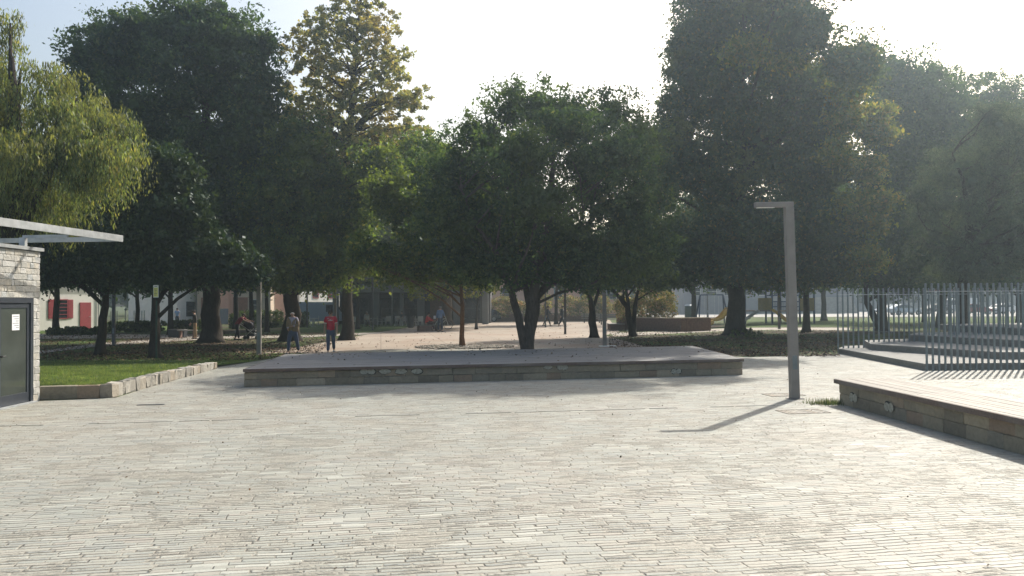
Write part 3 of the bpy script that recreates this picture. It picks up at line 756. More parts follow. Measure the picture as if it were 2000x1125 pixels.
def tree(name, label, base, trunk, blobs, d, n_clump, clump_r, n_leaf, leaf, lmat, bmat, group=None, seed=1,
         fill=1.5, droop=0.4, asp=0.55, r0=0.4, limbs=26, stems=None, shell=0.45, flatten=0.75, cat='tree', twigs=True, core=1.0, ragged=0.6, boughs=None, bmat2=None):
    """base: world point; trunk: list of (px,py) waypoints at distance d for the main stem"""
    global rng
    rng = np.random.default_rng(seed); random.seed(seed)
    t = thing(name, label, cat, base, 0, group); O = np.array(base); n_clump = int(n_clump * fill)
    bw = [blob_world(b, d) for b in blobs]
    vol = np.array([np.prod(R) ** 0.75 for c, R in bw]); vol /= vol.sum()
    # clump centres
    pick = rng.choice(len(bw), n_clump, p=vol)
    dirs = rnd_dirs(n_clump); rr = rng.uniform(0, 1, n_clump) ** shell
    cc = np.array([bw[k][0] for k in pick]); RR = np.array([np.maximum(bw[k][1] - clump_r * 0.75, bw[k][1] * 0.35) for k in pick])
    P = cc + dirs * rr[:, None] * RR
    P[:, 2] = np.maximum(P[:, 2], 1.9)
    # leaves: each clump an irregular flattened tuft of sub-tufts
    cr = clump_r * rng.uniform(0.6, 1.3, n_clump)
    sub = 6
    sc_ = np.repeat(P, sub, 0) + rnd_dirs(n_clump * sub) * np.repeat(cr, sub)[:, None] * rng.uniform(0.3, 0.95, (n_clump * sub, 1)) * np.array([1, 1, flatten])
    sr = np.repeat(cr, sub) * rng.uniform(0.34, 0.66, n_clump * sub)
    k = max(1, n_leaf // sub)
    C = np.repeat(sc_, k, 0) + rnd_dirs(len(sc_) * k) * np.repeat(sr, k)[:, None] * (rng.uniform(0, 1, (len(sc_) * k, 1)) ** 0.6) * np.array([1, 1, flatten])
    C = C[C[:, 2] > 1.2]
    V, F = leaf_quads(C, leaf, asp, droop); VV = [V]; FF = [F]; nv = len(V)
    if ragged:                     # small loose sprays breaking the outline
        n2 = int(n_clump * ragged); pk = rng.choice(len(bw), n2, p=vol)
        c2 = np.array([bw[k_][0] for k_ in pick[:1]]) if False else np.array([bw[k_][0] for k_ in pk]); R2 = np.array([bw[k_][1] for k_ in pk])
        q2 = c2 + rnd_dirs(n2) * R2 * rng.uniform(0.88, 1.08, (n2, 1))
        nl = 46; C2 = np.repeat(q2, nl, 0) + rng.normal(0, 1, (n2 * nl, 3)) * clump_r * 0.26 * np.array([1, 1, .8]); C2 = C2[C2[:, 2] > 1.8]
        V2, F2 = leaf_quads(C2, leaf * .9, asp, droop); VV.append(V2); FF.append(F2 + nv); nv += len(V2)
    if core:                       # oversized leaf sprays added inside the crown to block sky and darken it
        for c_, R_ in bw:
            nc = int(core * 130 * R_[0] * R_[2] / (leaf * 2.2) ** 2 * .012) + 20
            C3 = c_ + rnd_dirs(nc) * R_ * .72 * rng.uniform(0, 1, (nc, 1)) ** .45; C3 = C3[C3[:, 2] > 2.3]
            if len(C3): V3, F3 = leaf_quads(C3, leaf * 2.2, .7, droop); VV.append(V3); FF.append(F3 + nv); nv += len(V3)
    fast_mesh('crown', np.concatenate(VV) - O, np.concatenate(FF), lmat, parent=t)
    for bx in (boughs or []):
        c_, R_ = blob_world(bx, d); nb_ = 16; q2 = c_ + rnd_dirs(nb_) * R_ * rng.uniform(.2, .9, (nb_, 1)); nl = 170
        C2 = np.repeat(q2, nl, 0) + rng.normal(0, 1, (nb_ * nl, 3)) * .34 * np.array([1.2, 1, .6]); V2, F2 = leaf_quads(C2, leaf, asp, droop)
        fast_mesh('bough', V2 - O, F2, bmat2, parent=t)
    # trunk
    m = MB(); stems_pts = []
    tr = [Vector(base)] + [W(x, y, d) for x, y in trunk]
    stl = [tr] + ([[Vector(base)] + [W(x, y, d + o_) for x, y, o_ in s] for s in stems] if stems else [])
    for si, pts in enumerate(stl):
        q = []
        for i in range(len(pts) - 1):
            for s in range(4):
                f = s / 4; p = pts[i].lerp(pts[i + 1], f)
                if i + s > 0: p = p + Vector((random.gauss(0, .05), random.gauss(0, .05), 0)) * min(1, r0 * 2)
                q.append(p)
        q.append(pts[-1]); n = len(q); rb = r0 * (1 if si == 0 else 0.75)
        rads = [max(rb * (1 - 0.85 * (i / (n - 1)) ** 0.9), .03) for i in range(n)]
        if si == 0: 
            rads[0] = rb * 1.55; 
            q.insert(1, q[0].lerp(q[1], .35)); rads.insert(1, rb * 1.12); rads[2] = min(rads[2], rb * .98)
            q[0] = q[0] - Vector((0, 0, .08))
        m.tube([p - Vector(base) for p in q], rads, 12); stems_pts.append((q, rads))
    ztop = max(p.z for p in tr); zb = tr[0].z
    order = rng.permutation(n_clump)[:limbs]
    for k_ in order:
        p = Vector(P[k_]); q, rads = stems_pts[random.randrange(len(stems_pts))]
        want = p.z - (0.35 + random.random() * .5) * math.hypot(p.x - q[-1].x, p.y - q[-1].y)
        cand = [i for i in range(max(2, len(q) // 3), len(q)) if q[i].z < p.z] or [max(2, len(q) // 3)]
        i = min(cand, key=lambda j: abs(q[j].z - want)); s = q[i]; r = rads[i] * 0.5
        mid = s.lerp(p, .5) + Vector((random.gauss(0, .3), random.gauss(0, .3), random.uniform(-.2, .5)))
        pts = [s, s.lerp(mid, .5) + Vector((0, 0, .12)), mid, mid.lerp(p, .55), p]
        r = min(max(r, .035), .16); m.tube([x - Vector(base) for x in pts], [r, r * .8, r * .6, r * .38, r * .14], 6, cap=False)
        if twigs:
            for _ in range(3):
                e = p + Vector([random.gauss(0, clump_r * .6) for _ in range(3)]); b0 = mid.lerp(p, random.uniform(.2, .9))
                m.tube([x - Vector(base) for x in (b0, b0.lerp(e, .5) + Vector((0, 0, .1)), e)], [r * .3, r * .2, .008], 4, cap=False)
    m.build('trunk', bmat, t, smooth=True)
    return t

LM = {}
LM['dark'] = leaf_mat('dark_leaves', [(0, (0.024, 0.052, 0.022)), (0.5, (0.038, 0.077, 0.029)), (0.9, (0.060, 0.105, 0.035)), (1, (0.12, 0.14, 0.045))], patch=(0.06, 0.10, 0.03), trans=0.36)
LM['mid'] = leaf_mat('mid_green_leaves', [(0, (0.042, 0.078, 0.022)), (0.5, (0.075, 0.125, 0.030)), (0.88, (0.115, 0.165, 0.035)), (1, (0.24, 0.23, 0.05))], patch=(0.12, 0.16, 0.03), trans=0.48)
LM['yellow'] = leaf_mat('yellowing_leaves', [(0, (0.13, 0.16, 0.06)), (0.4, (0.22, 0.235, 0.10)), (0.75, (0.32, 0.30, 0.13)), (1, (0.42, 0.34, 0.16))], patch=(0.30, 0.25, 0.11), trans=0.42)
LM['centre'] = leaf_mat('blue_green_leaves', [(0, (0.029, 0.058, 0.025)), (0.5, (0.048, 0.088, 0.031)), (0.9, (0.07, 0.115, 0.038)), (1, (0.15, 0.17, 0.05))], patch=(0.075, 0.11, 0.03), trans=0.42)
LM['linden'] = leaf_mat('turning_leaves', [(0, (0.033, 0.066, 0.030)), (0.6, (0.052, 0.092, 0.038)), (0.9, (0.075, 0.10, 0.03)), (1, (0.22, 0.17, 0.05))], patch=(0.15, 0.17, 0.045), trans=0.40, patch_scale=0.22, lo=0.60, hi=0.70)
LM['bough'] = leaf_mat('yellow_green_bough', [(0, (0.09, 0.13, 0.03)), (0.5, (0.17, 0.20, 0.04)), (0.85, (0.30, 0.26, 0.06)), (1, (0.42, 0.28, 0.09))], trans=0.5)  # yellowed leaves, with sunlight on the crown's right side partly in the colour
LM['willow'] = leaf_mat('willow_leaves', [(0, (0.075, 0.11, 0.04)), (0.5, (0.14, 0.18, 0.065)), (0.85, (0.19, 0.21, 0.07)), (1, (0.28, 0.25, 0.09))], patch=(0.18, 0.19, 0.065), trans=0.45, patch_scale=0.5)
LM['feather'] = leaf_mat('feathery_leaves', [(0, (0.050, 0.075, 0.052)), (0.5, (0.072, 0.102, 0.066)), (1, (0.12, 0.14, 0.09))], trans=0.3)
LM['shade'] = leaf_mat('shade_dark_leaves', [(0, (0.018, 0.036, 0.016)), (0.6, (0.030, 0.056, 0.022)), (1, (0.06, 0.085, 0.03))], trans=0.22)  # shade under the left trees put into these darker leaf colours
LM['gold'] = leaf_mat('golden_leaves', [(0, (0.08, 0.13, 0.03)), (0.5, (0.15, 0.19, 0.04)), (1, (0.38, 0.34, 0.05))], trans=0.5)
LM['bush'] = leaf_mat('bush_leaves', [(0, (0.07, 0.085, 0.03)), (0.45, (0.13, 0.14, 0.05)), (0.7, (0.22, 0.19, 0.07)), (0.88, (0.26, 0.13, 0.10)), (1, (0.38, 0.30, 0.18))], trans=0.4)
LM['hedge'] = leaf_mat('hedge_leaves', [(0, (0.03, 0.055, 0.015)), (0.6, (0.06, 0.095, 0.025)), (1, (0.12, 0.15, 0.04))], trans=0.3)

GA = 'park trees'
# willow on the left
def willow():
    global rng
    rng = np.random.default_rng(5); random.seed(5)
    d = 25.0; base = (-16.2, 26.5, 0)
    t = thing('willow_tree', 'olive yellow weeping willow behind the stone building at the left edge', 'tree', base)
    bl_ = [(40, 190, 110, 110, 2), (150, 255, 95, 120, 1), (202, 300, 46, 60, 0), (20, 70, 34, 50, 2.5), (60, 310, 140, 100, 0), (-80, 200, 110, 150, 2), (70, 390, 90, 50, 2)]
    bw = [blob_world(b, d) for b in bl_]
    C = []; vol = np.array([np.prod(R) ** 0.7 for c, R in bw]); vol /= vol.sum()
    ns = 2000; nbo = 130; bpk = rng.choice(len(bw), nbo, p=vol); bdir = rnd_dirs(nbo); brad = rng.uniform(0.45, 1.0, nbo); which = rng.integers(0, nbo, ns)
    tubes = MB()
    for i in range(ns):
        b_ = which[i]; c, R = bw[bpk[b_]]; v = bdir[b_].copy()
        v[2] = abs(v[2]) * 1.1 - 0.35
        p = c + v * R * brad[b_] + rng.normal(0, .34, 3) * np.array([1, 1, .6]); L = rng.uniform(0.4, 1.6)
        dx, dy = rng.normal(0, 0.12, 2); n = int(L * 46); s = np.linspace(0, 1, n)
        out = (v[:2] / (np.linalg.norm(v[:2]) + .01)) * 0.35
        q = np.stack([p[0] + out[0] * np.sqrt(s) * .8 + dx * s, p[1] + out[1] * np.sqrt(s) * .8 + dy * s, p[2] + .15 * np.sin(s * 3.1) - L * s ** 1.3], 1)
        q += rng.normal(0, 0.075, q.shape) * np.array([1, 1, .6]); C.append(q)
        if i % 5 == 0:
            tubes.tube([Vector(q[0]) - Vector(base), Vector(q[n // 2]) - Vector(base), Vector(q[-1]) - Vector(base)], [.012, .008, .004], 4, cap=False)
    C = np.concatenate(C); C = C[C[:, 2] > 2.2]
    V, F = leaf_quads(C, 0.125, 0.27, 2.4)
    fast_mesh('crown', V - np.array(base), F, LM['willow'], parent=t)
    m = tubes
    m.tube([Vector((0, 0, 0)), Vector((.2, -.1, 1.5)), Vector((0.1, .1, 4)), Vector((.4, 0, 7)), Vector((.2, 0, 10))], [.5, .36, .3, .2, .06], 12)
    for c, R in bw:
        e = Vector(c) - Vector(base) + Vector((0, 0, R[2] * .5)); m.tube([Vector((.1, 0, 3.5)), Vector((.2, 0, 4.5)).lerp(e, .5) + Vector((0, 0, .8)), e], [.16, .1, .03], 7)
    m.build('trunk', M['bark'], t, smooth=True)
willow()

tree('broadleaf_tree', 'huge dark green tree on the left with a thick dark trunk', XD(412, 44), [(412, 560), (405, 400), (400, 200), (395, 60)],
     [(400, 125, 135, 120), (225, 120, 85, 90), (300, 300, 150, 170), (475, 250, 85, 180), (300, 450, 190, 110), (170, 170, 48, 45), (490, 90, 45, 65), (450, 430, 120, 100), (400, 520, 130, 50), (520, 530, 60, 40), (300, 540, 70, 30), (410, 290, 80, 80), (400, 400, 120, 100), (155, 115, 46, 46), (200, 75, 60, 46), (515, 200, 46, 130), (535, 300, 50, 80), (270, 60, 80, 46), (390, 45, 110, 50), (240, 220, 80, 80)],
     44, 430, 1.15, 420, 0.20, LM['dark'], M['bark'], GA, seed=21, r0=.55)
tree('broadleaf_tree', 'mid green tree with low spreading crown behind the man in the tan jacket', XD(567, 45.5), [(567, 560), (572, 400), (575, 280)],
     [(590, 330, 80, 110), (530, 400, 90, 100), (610, 450, 70, 100), (560, 500, 110, 60), (500, 520, 60, 45), (650, 400, 50, 120), (590, 545, 80, 34), (640, 520, 40, 50), (700, 390, 46, 110), (690, 500, 50, 60)],
     43.5, 250, 1.0, 380, 0.185, LM['mid'], M['bark'], GA, seed=22, r0=.50)
tree('linden_tree', 'tall sparse tree with yellowing leaves rising against the sky', XD(677, 46), [(679, 560), (683, 300), (690, 150), (703, 20)],
     [(703, -10, 50, 60), (660, 40, 60, 50), (735, 55, 50, 45), (690, 110, 85, 60), (590, 95, 46, 44), (770, 130, 44, 44), (620, 175, 74, 52), (745, 190, 74, 46), (800, 190, 40, 26), (640, 245, 95, 44), (765, 255, 72, 34), (700, 300, 120, 40), (590, 225, 50, 46), (810, 275, 36, 30), (600, 320, 60, 40)],
     46, 520, 0.40, 26, 0.18, LM['yellow'], M['bark'], GA, seed=23, r0=.36, limbs=170, asp=.75, flatten=.85, shell=.4, core=0, ragged=.9, fill=1.1)
tree('broadleaf_tree', 'mid green leafy tree filling the gap right of the yellowing tree', XD(870, 76), [(872, 560), (860, 440), (830, 330)],
     [(800, 340, 95, 70), (740, 400, 80, 90), (850, 420, 90, 90), (780, 480, 120, 70), (700, 460, 70, 90), (870, 310, 50, 36), (960, 440, 90, 90)],
     72, 280, 1.5, 300, 0.33, LM['mid'], M['barkgrey'], GA, seed=24, r0=.6)
tree('young_tree', 'young slim tree with warm brown trunk growing from the gravel bed', G(903, 676.5), [(902, 600), (900, 520), (890, 440)],
     [(880, 500, 70, 50), (840, 440, 80, 70), (915, 440, 70, 80), (850, 350, 80, 60), (800, 400, 60, 70, -2), (760, 380, 50, 60, -3), (800, 525, 70, 40), (720, 500, 50, 40, -2), (740, 330, 60, 60, 4), (830, 310, 60, 50, 2), (930, 400, 60, 80, 4), (930, 530, 60, 36)],
     37, 300, .75, 260, 0.155, LM['mid'], M['barkred'], GA, seed=25, r0=.13, limbs=30)
tree('broadleaf_tree', 'dense dark tree in the centre forking low right behind the stage', (0.52, 30.2, 0), [(1040, 580), (1060, 500), (1080, 380), (1075, 270), (1060, 200)],
     [(1020, 210, 90, 55), (1100, 225, 90, 50), (945, 265, 75, 60), (1190, 220, 66, 60), (1250, 275, 56, 66), (890, 330, 80, 66), (1020, 310, 90, 50), (1180, 320, 110, 66), (940, 420, 110, 70), (1220, 410, 100, 90), (1090, 470, 120, 60), (1180, 510, 110, 55), (960, 510, 80, 44), (855, 410, 66, 80), (1270, 490, 60, 66), (1100, 250, 90, 60, -3), (1000, 300, 90, 50, -3.5), (1200, 300, 80, 60, -3), (1050, 400, 90, 50, -3), (1000, 530, 90, 34), (1130, 540, 90, 34), (900, 500, 60, 50), (1000, 430, 110, 90, 2.5), (1010, 350, 80, 50, 2), (1150, 370, 60, 40, 2)],
     30, 520, .66, 170, 0.13, LM['centre'], M['barkgrey'], GA, seed=26, r0=.235, limbs=60, shell=.6, ragged=1.0, core=.5,
     stems=[[(1005, 590, 0), (980, 510, -.5), (930, 440, -.8), (900, 370, -.8)], [(1050, 580, .3), (1110, 500, 1), (1170, 400, 1.2), (1190, 280, 1)], [(1035, 600, .3), (1000, 430, 1.5), (1000, 300, 1.2)]])
tree('linden_tree', 'giant tree on the right with yellow edged boughs and a massive trunk', XD(1436, 49), [(1437, 560), (1445, 400), (1450, 200), (1450, 20)],
     [(1420, 30, 115, 110), (1540, 50, 80, 90), (1400, 180, 100, 110), (1530, 200, 130, 120), (1650, 130, 52, 60), (1600, 300, 110, 110), (1420, 330, 120, 110), (1500, 450, 200, 90), (1690, 225, 42, 30), (1700, 345, 30, 26), (1700, 420, 42, 34), (1670, 480, 60, 50), (1340, 480, 90, 70), (1320, 200, 30, 40), (1320, 300, 40, 60), (1640, 190, 55, 60), (1500, -110, 140, 110), (1610, -90, 100, 100), (1400, -90, 90, 80), (1450, 530, 150, 40), (1600, 530, 90, 40), (1480, -40, 150, 90, -4), (1350, 90, 50, 90), (1655, 120, 70, 60, -8), (1560, 60, 80, 70, -8), (1480, -50, 100, 80, -6), (1440, -140, 90, 70, -5.5), (1560, -150, 100, 70, -5.5), (1680, 130, 50, 50, -9), (1335, 120, 40, 100), (1335, 330, 70, 80), (1315, 250, 36, 60), (1290, 370, 60, 80), (1295, 290, 40, 50), (1480, 250, 120, 60), (1490, 110, 90, 60), (1540, 330, 90, 60), (1600, -110, 90, 60, -9.5), (1525, -105, 70, 60, -10), (1690, -70, 60, 45, -9), (1450, -110, 60, 60, -9)],
     49, 720, 1.2, 420, 0.205, LM['linden'], M['bark'], GA, seed=27, r0=.60, limbs=50, core=2.0, boughs=[(1700, 225, 36, 26, -3), (1718, 262, 26, 14, -3), (1655, 240, 34, 40, -4), (1690, 335, 30, 34, -3), (1712, 395, 40, 24, -3), (1700, 440, 34, 26, -3), (1660, 400, 30, 30, -4), (1640, 300, 30, 30, -5), (1660, 180, 40, 40, -4), (1690, 500, 36, 26, -3), (1450, 100, 30, 40, -6), (1540, 110, 40, 30, -7)], bmat2=LM['bough'])
tree('broadleaf_tree', 'dark blue green tree behind the bar fence with twin trunks', XD(1722, 54), [(1722, 560), (1740, 400), (1770, 250)],
     [(1790, 190, 80, 90), (1740, 160, 60, 70), (1780, 330, 90, 110), (1740, 470, 100, 90), (1830, 480, 80, 80), (1840, 210, 50, 80), (1760, 540, 120, 40), (1735, 265, 60, 60), (1840, 320, 70, 80), (1700, 400, 60, 70), (1905, 270, 60, 60)],
     54, 330, 1.3, 380, 0.22, LM['dark'], M['bark'], GA, seed=28, r0=.36, stems=[[(1692, 590, 0), (1690, 500, 0), (1700, 420, 0)]])
tree('airy_tree', 'airy tree with loose top sprays at the upper right', XD(1835, 60), [(1850, 500), (1890, 330), (1920, 220)],
     [(1900, 200, 60, 50), (1960, 190, 50, 50), (2010, 220, 60, 80), (1850, 160, 40, 30), (1940, 300, 120, 80)],
     60, 170, .8, 90, 0.24, LM['centre'], M['bark'], GA, seed=29, r0=.3, limbs=80, asp=.4, core=0, ragged=1.5)
tree('feathery_tree', 'grey green feathery tree leaning at the far right above the steps', XD(1880, 38.5), [(1878, 560), (1895, 440), (1880, 350), (1860, 300)],
     [(1960, 300, 90, 80), (1880, 340, 90, 75), (1820, 410, 60, 60), (1930, 440, 120, 80), (2060, 400, 90, 120), (1850, 480, 80, 50), (1980, 500, 90, 40), (1790, 380, 30, 24), (1940, 230, 60, 40), (1900, 530, 120, 36), (2000, 260, 60, 60), (2090, 280, 90, 120, 5), (1960, 320, 100, 90, 5)],
     37, 380, .62, 420, 0.115, LM['feather'], M['bark'], GA, seed=30, r0=.22, limbs=60, asp=.2, droop=.7, stems=[[(1890, 480, 0), (1925, 430, 0), (1960, 360, 0)]])
# smaller trees under the big crowns
tree('small_tree', 'small dark tree with a split trunk beside the slatted bench', XD(1160, 47), [(1156, 600), (1148, 560), (1140, 500)],
     [(1150, 510, 90, 60), (1110, 480, 60, 60), (1200, 490, 60, 50)], 47, 90, .9, 220, 0.22, LM['dark'], M['bark'], GA, seed=31, r0=.24,
     stems=[[(1152, 620, .2), (1170, 560, 0), (1176, 500, 0)]])
tree('small_tree', 'small many stemmed tree in front of the brick planter', XD(1236, 48), [(1225, 600), (1195, 565), (1180, 520)],
     [(1220, 520, 100, 50), (1300, 515, 80, 60), (1250, 460, 70, 50), (1340, 500, 60, 60)], 48, 130, .95, 230, 0.22, LM['dark'], M['bark'], GA, seed=32, r0=.22,
     stems=[[(1240, 600, .3), (1250, 550, 0), (1260, 500, 0)], [(1228, 600, .3), (1222, 560, 0), (1226, 510, 0)]])
tree('leaning_tree', 'dark tree with a leaning trunk on the shaded left lawn', XD(196, 33.6), [(205, 600), (215, 540), (190, 430)],
     [(200, 520, 70, 50), (130, 510, 70, 60), (100, 440, 60, 60), (230, 480, 70, 60), (90, 520, 50, 50)], 33.6, 150, .75, 240, 0.18, LM['shade'], M['bark'], GA, seed=33, r0=.21)
tree('broadleaf_tree', 'dark tree standing just behind the yellow notice sign', XD(303, 31.5), [(303, 600), (305, 540), (310, 440)],
     [(300, 480, 90, 75), (340, 420, 70, 80), (270, 400, 60, 90), (390, 505, 60, 60), (330, 530, 70, 34), (480, 528, 60, 30), (430, 500, 50, 50), (320, 340, 60, 60)], 32, 250, .75, 250, 0.18, LM['shade'], M['bark'], GA, seed=34, r0=.22)
# middle distance trees with slimmer trunks
def mid(px, d, lab, r=.3, h=10, wd=60, seed=40, lm='dark', low=572, n=90, base=None, cr=1.5, leaf=.38, dy=0):
    top = W(px, 560, d); pyt = 592 - (h - 2) / d * FPX
    bls = [(px, (low + pyt) / 2 - 10, wd, (low - pyt) / 2 * .8), (px - wd * .6, low - 40, wd * .7, 30), (px + wd * .6, low - 46, wd * .7, 34), (px + wd * .3, pyt + 40, wd * .6, 34)]
    return tree('park_tree', lab, XD(px, d), [(px + random.uniform(-3, 3), 560), (px + random.uniform(-8, 8), 480), (px, max(pyt + 30, 380))], bls, d, n, cr, 220, leaf, LM[lm], M['bark'], GA, seed=seed, r0=r, limbs=14, twigs=False)
mid(268, 62, 'distant slim dark trunk between the leaning tree and the sign', .18, 13, 90, 41, n=80)
mid(333, 56, 'slim trunk left of the distant walker in blue', .2, 12, 70, 42, n=80)
mid(460, 68, 'slim trunk behind the stroller pusher', .22, 13, 80, 43)
mid(492, 66, 'slim trunk behind the grey post on the left', .2, 14, 80, 44, n=80)
mid(521, 60, 'slim trunk before the sunlit peach wall', .16, 12, 60, 45, n=70)
mid(698, 66, 'grey trunk right of the yellowing tree, in front of the arcade', .17, 12, 70, 46, n=80, lm='mid')
mid(1086, 76, 'slim trunk on a bare mound between the two dark walkers', .18, 8.2, 55, 47, n=60)
mid(1356, 78, 'far trunk beside the round green bin', .28, 13, 90, 48)
mid(1574, 53, 'curved dark trunk just right of the tall lamp post', .24, 14, 70, 49, n=120, cr=1.3, leaf=.3)
mid(1609, 83, 'straight dark trunk on the sunny grass at the right', .28, 15, 90, 50)
mid(1805, 75, 'slim trunk behind the front bars of the fence', .2, 15, 110, 51)
mid(1990, 66, 'tree at the far right edge behind the fence', .25, 14, 110, 52, n=130)
mid(110, 60, 'dark tree before the white house', .25, 12, 100, 53, n=110)
mid(20, 50, 'dark tree behind the stone building', .3, 12, 110, 54, n=130)

# bushes, hedges
def bush(name, label, cat, c, R, n, leaf, lm, group=None, seed=1, flat=False):
    global rng
    rng = np.random.default_rng(seed)
    c = np.array(c, dtype=float); R = np.array(R, dtype=float); k = max(6, n // 45)
    if flat: P = rng.uniform(-1, 1, (k, 3)); 
    else: P = rnd_dirs(k) * rng.uniform(.3, 1, (k, 1)) ** .5
    P = c + P * R * .85
    r = (R.min() * .38)
    C = np.repeat(P, 45, 0) + rnd_dirs(k * 45) * r * rng.uniform(.2, 1, (k * 45, 1)); C = C[C[:, 2] > .05]
    V, F = leaf_quads(C, leaf, .6, .1)
    o = np.array([c[0], c[1], 0]); t = fast_mesh(name, V, F, LM[lm], origin=tuple(o)); tag(t, label, cat, group); return t

# ------------------------------------------------------------------ planters, bushes, hedges
def planter(label, p0, p1, depth, h, name='brick_planter'):
    p0 = Vector(p0); p1 = Vector(p1); d = p1 - p0; L = d.length; ang = math.atan2(d.y, d.x)
    t = thing(name, label, 'planter', p0, ang)
    m = MB()
    for c, s in (((L / 2, .12, h / 2), (L, .24, h)), ((L / 2, depth - .12, h / 2), (L, .24, h)), ((.12, depth / 2, h / 2), (.24, depth - .49, h)), ((L - .12, depth / 2, h / 2), (.24, depth - .49, h))): m.box(c, s)
    m.build('wall', M['brick'], t)
    m = MB(); m.box((L / 2, depth / 2, h * .45), (L - .5, depth - .5, h * .8)); m.build('soil', M['mortar'], t)
    m = MB()
    for c, s in (((L / 2, .12, h + .03), (L + .06, .3, .056)), ((.12, depth / 2, h + .032), (.3, depth - .55, .056)), ((L - .12, depth / 2, h + .032), (.3, depth - .55, .056))): m.box(c, s)
    m.build('coping', M['beigewall'], t)
    return t
a = G(958, 628.5); b = G(1186, 627); planter('long low brown brick planter in the centre distance', a, b, 2.4, .86)
for i, (px, w, h, lb) in enumerate(((980, 1.5, 1.25, 'pinkish bush at the left end of the long planter'), (1012, 1.5, 1.0, 'low bush hidden behind the forked central tree'), (1055, 1.5, 1.45, 'russet bush left of the walker by the long planter'),
                                (1112, 1.7, 1.25, 'yellow green bush right of the dark walker'), (1150, 1.5, 1.3, 'bush behind the slatted bench'), (1178, 1.2, 1.1, 'bush at the right end of the long planter'))):
    p = XD(px, 87.6); bush('flowering_bush', lb, 'bush', (p.x, p.y, .95 + h * .55), (w, 1.3, h), 2600, .16, 'bush', 'bushes in the brick planters', 60 + i)
a = G(1204, 644.0); b = G(1330, 648); planter('brown brick planter on the right behind the many stemmed tree', (a.x, a.y, 0), (b.x, b.y, 0), 3.0, .87)
for i, (px, w, h, lb) in enumerate(((1222, 1.1, 1.0, 'green bush at the left end of the right planter'), (1262, 1.0, 1.5, 'tall yellow green bush in the right planter'), (1296, 1.3, 1.25, 'russet rounded bush at the right end of the right planter'))):
    p = XD(px, 59.5); bush('flowering_bush', lb, 'bush', (p.x, p.y, .95 + h * .6), (w, 1.1, h), 3600, .12, 'bush', 'bushes in the brick planters', 70 + i)
m = MB(); p = G(1191, 645); t = thing('low_wall_seat', 'low stone seat wall at the left end of the right planter', 'seat wall', p)
m.box((.55, 1.0, .2), (1.0, 2.0, .40)); m.build('base', M['brick'], t); m = MB(); m.box((.55, 1.0, .43), (1.08, 2.08, .06), bev=.01); m.build('top_slab', M['road'], t)
for i, (x0, x1, d, h, lb) in enumerate(((90, 200, 57, .55, 'low dark hedge before the white house'), (200, 330, 62, .8, 'sunlit green hedge behind the leaning tree'), (330, 400, 66, .8, 'hedge behind the distant walker in blue'), (440, 560, 70, 1.5, 'green hedge below the peach wall'), (560, 600, 72, 1.3, 'short hedge left of the parked van'))):
    a = XD(x0, d); b = XD(x1, d); c = (a + b) / 2
    bush('hedge', lb, 'hedge', (c.x, c.y, h * .5), ((b.x - a.x) / 2, .7, h * .52), 9000, .14, 'hedge', None, 80 + i, flat=True)
p = XD(1440, 46.5); bush('ground_shrub', 'small green shrub at the foot of the giant right tree', 'shrub', (p.x + .2, p.y - .6, .22), (1.2, .6, .3), 1400, .10, 'hedge', None, 90)
for i, (px, py, r, lb) in enumerate(((925, 470, .75, 'golden leaf cluster'), )): pass
# sunlit golden young trees before the arcade
tree('golden_tree', 'low golden green tree glowing behind the young slim tree', XD(930, 63), [(932, 600), (940, 560)], [(930, 540, 50, 38), (835, 560, 50, 26), (880, 520, 60, 40)], 63, 60, .75, 150, .24, LM['gold'], M['bark'], GA, seed=61, r0=.12, limbs=12, twigs=False)

# ------------------------------------------------------------------ buildings in the distance
def building(name, label, loc, rz, w, dp, h, wall, parts=()):
    t = thing(name, label, 'building', loc, rz)
    m = MB(); m.box((w / 2, dp / 2, h / 2), (w, dp, h)); wl = m.build('wall', M[wall], t)
    return t
def window(t, x, z, w, h, frame, glass='darkglass', bars=2, shutters=None, y=0):
    m = MB(); f = .08
    for c, s in (((x, y - .03, z + h / 2 + f / 2), (w + 2 * f, .06, f)), ((x, y - .03, z - h / 2 - f / 2), (w + 2 * f, .06, f)), ((x - w / 2 - f / 2, y - .03, z), (f, .06, h)), ((x + w / 2 + f / 2, y - .03, z), (f, .06, h))): m.box(c, s)
    for k in range(bars): m.box((x, y - .035, z - h / 2 + h * (k + 1) / (bars + 1)), (w, .03, .05))
    fr = m.build('window', M[frame], t)
    m = MB(); m.box((x, y - .01, z), (w, .02, h)); m.build('pane', M[glass], fr)
    if shutters:
        for s in (-1, 1):
            m = MB(); m.box((x + s * (w / 2 + f + .28), y - .035, z), (.5, .05, h + .1), bev=.01)
            for k in range(7): m.box((x + s * (w / 2 + f + .28), y - .066, z - h / 2 + h * (k + .5) / 7), (.4, .02, .05))
            m.build('shutter', M[shutters], fr)
def doorp(t, x, w, h, mat, y=0):
    m = MB(); m.box((x, y - .03, h / 2), (w, .06, h)); d_ = m.build('door', M[mat], t)
    m = MB(); m.box((x + w * .35, y - .09, 1.05), (.12, .04, .04)); m.build('handle', M['galv'], d_)
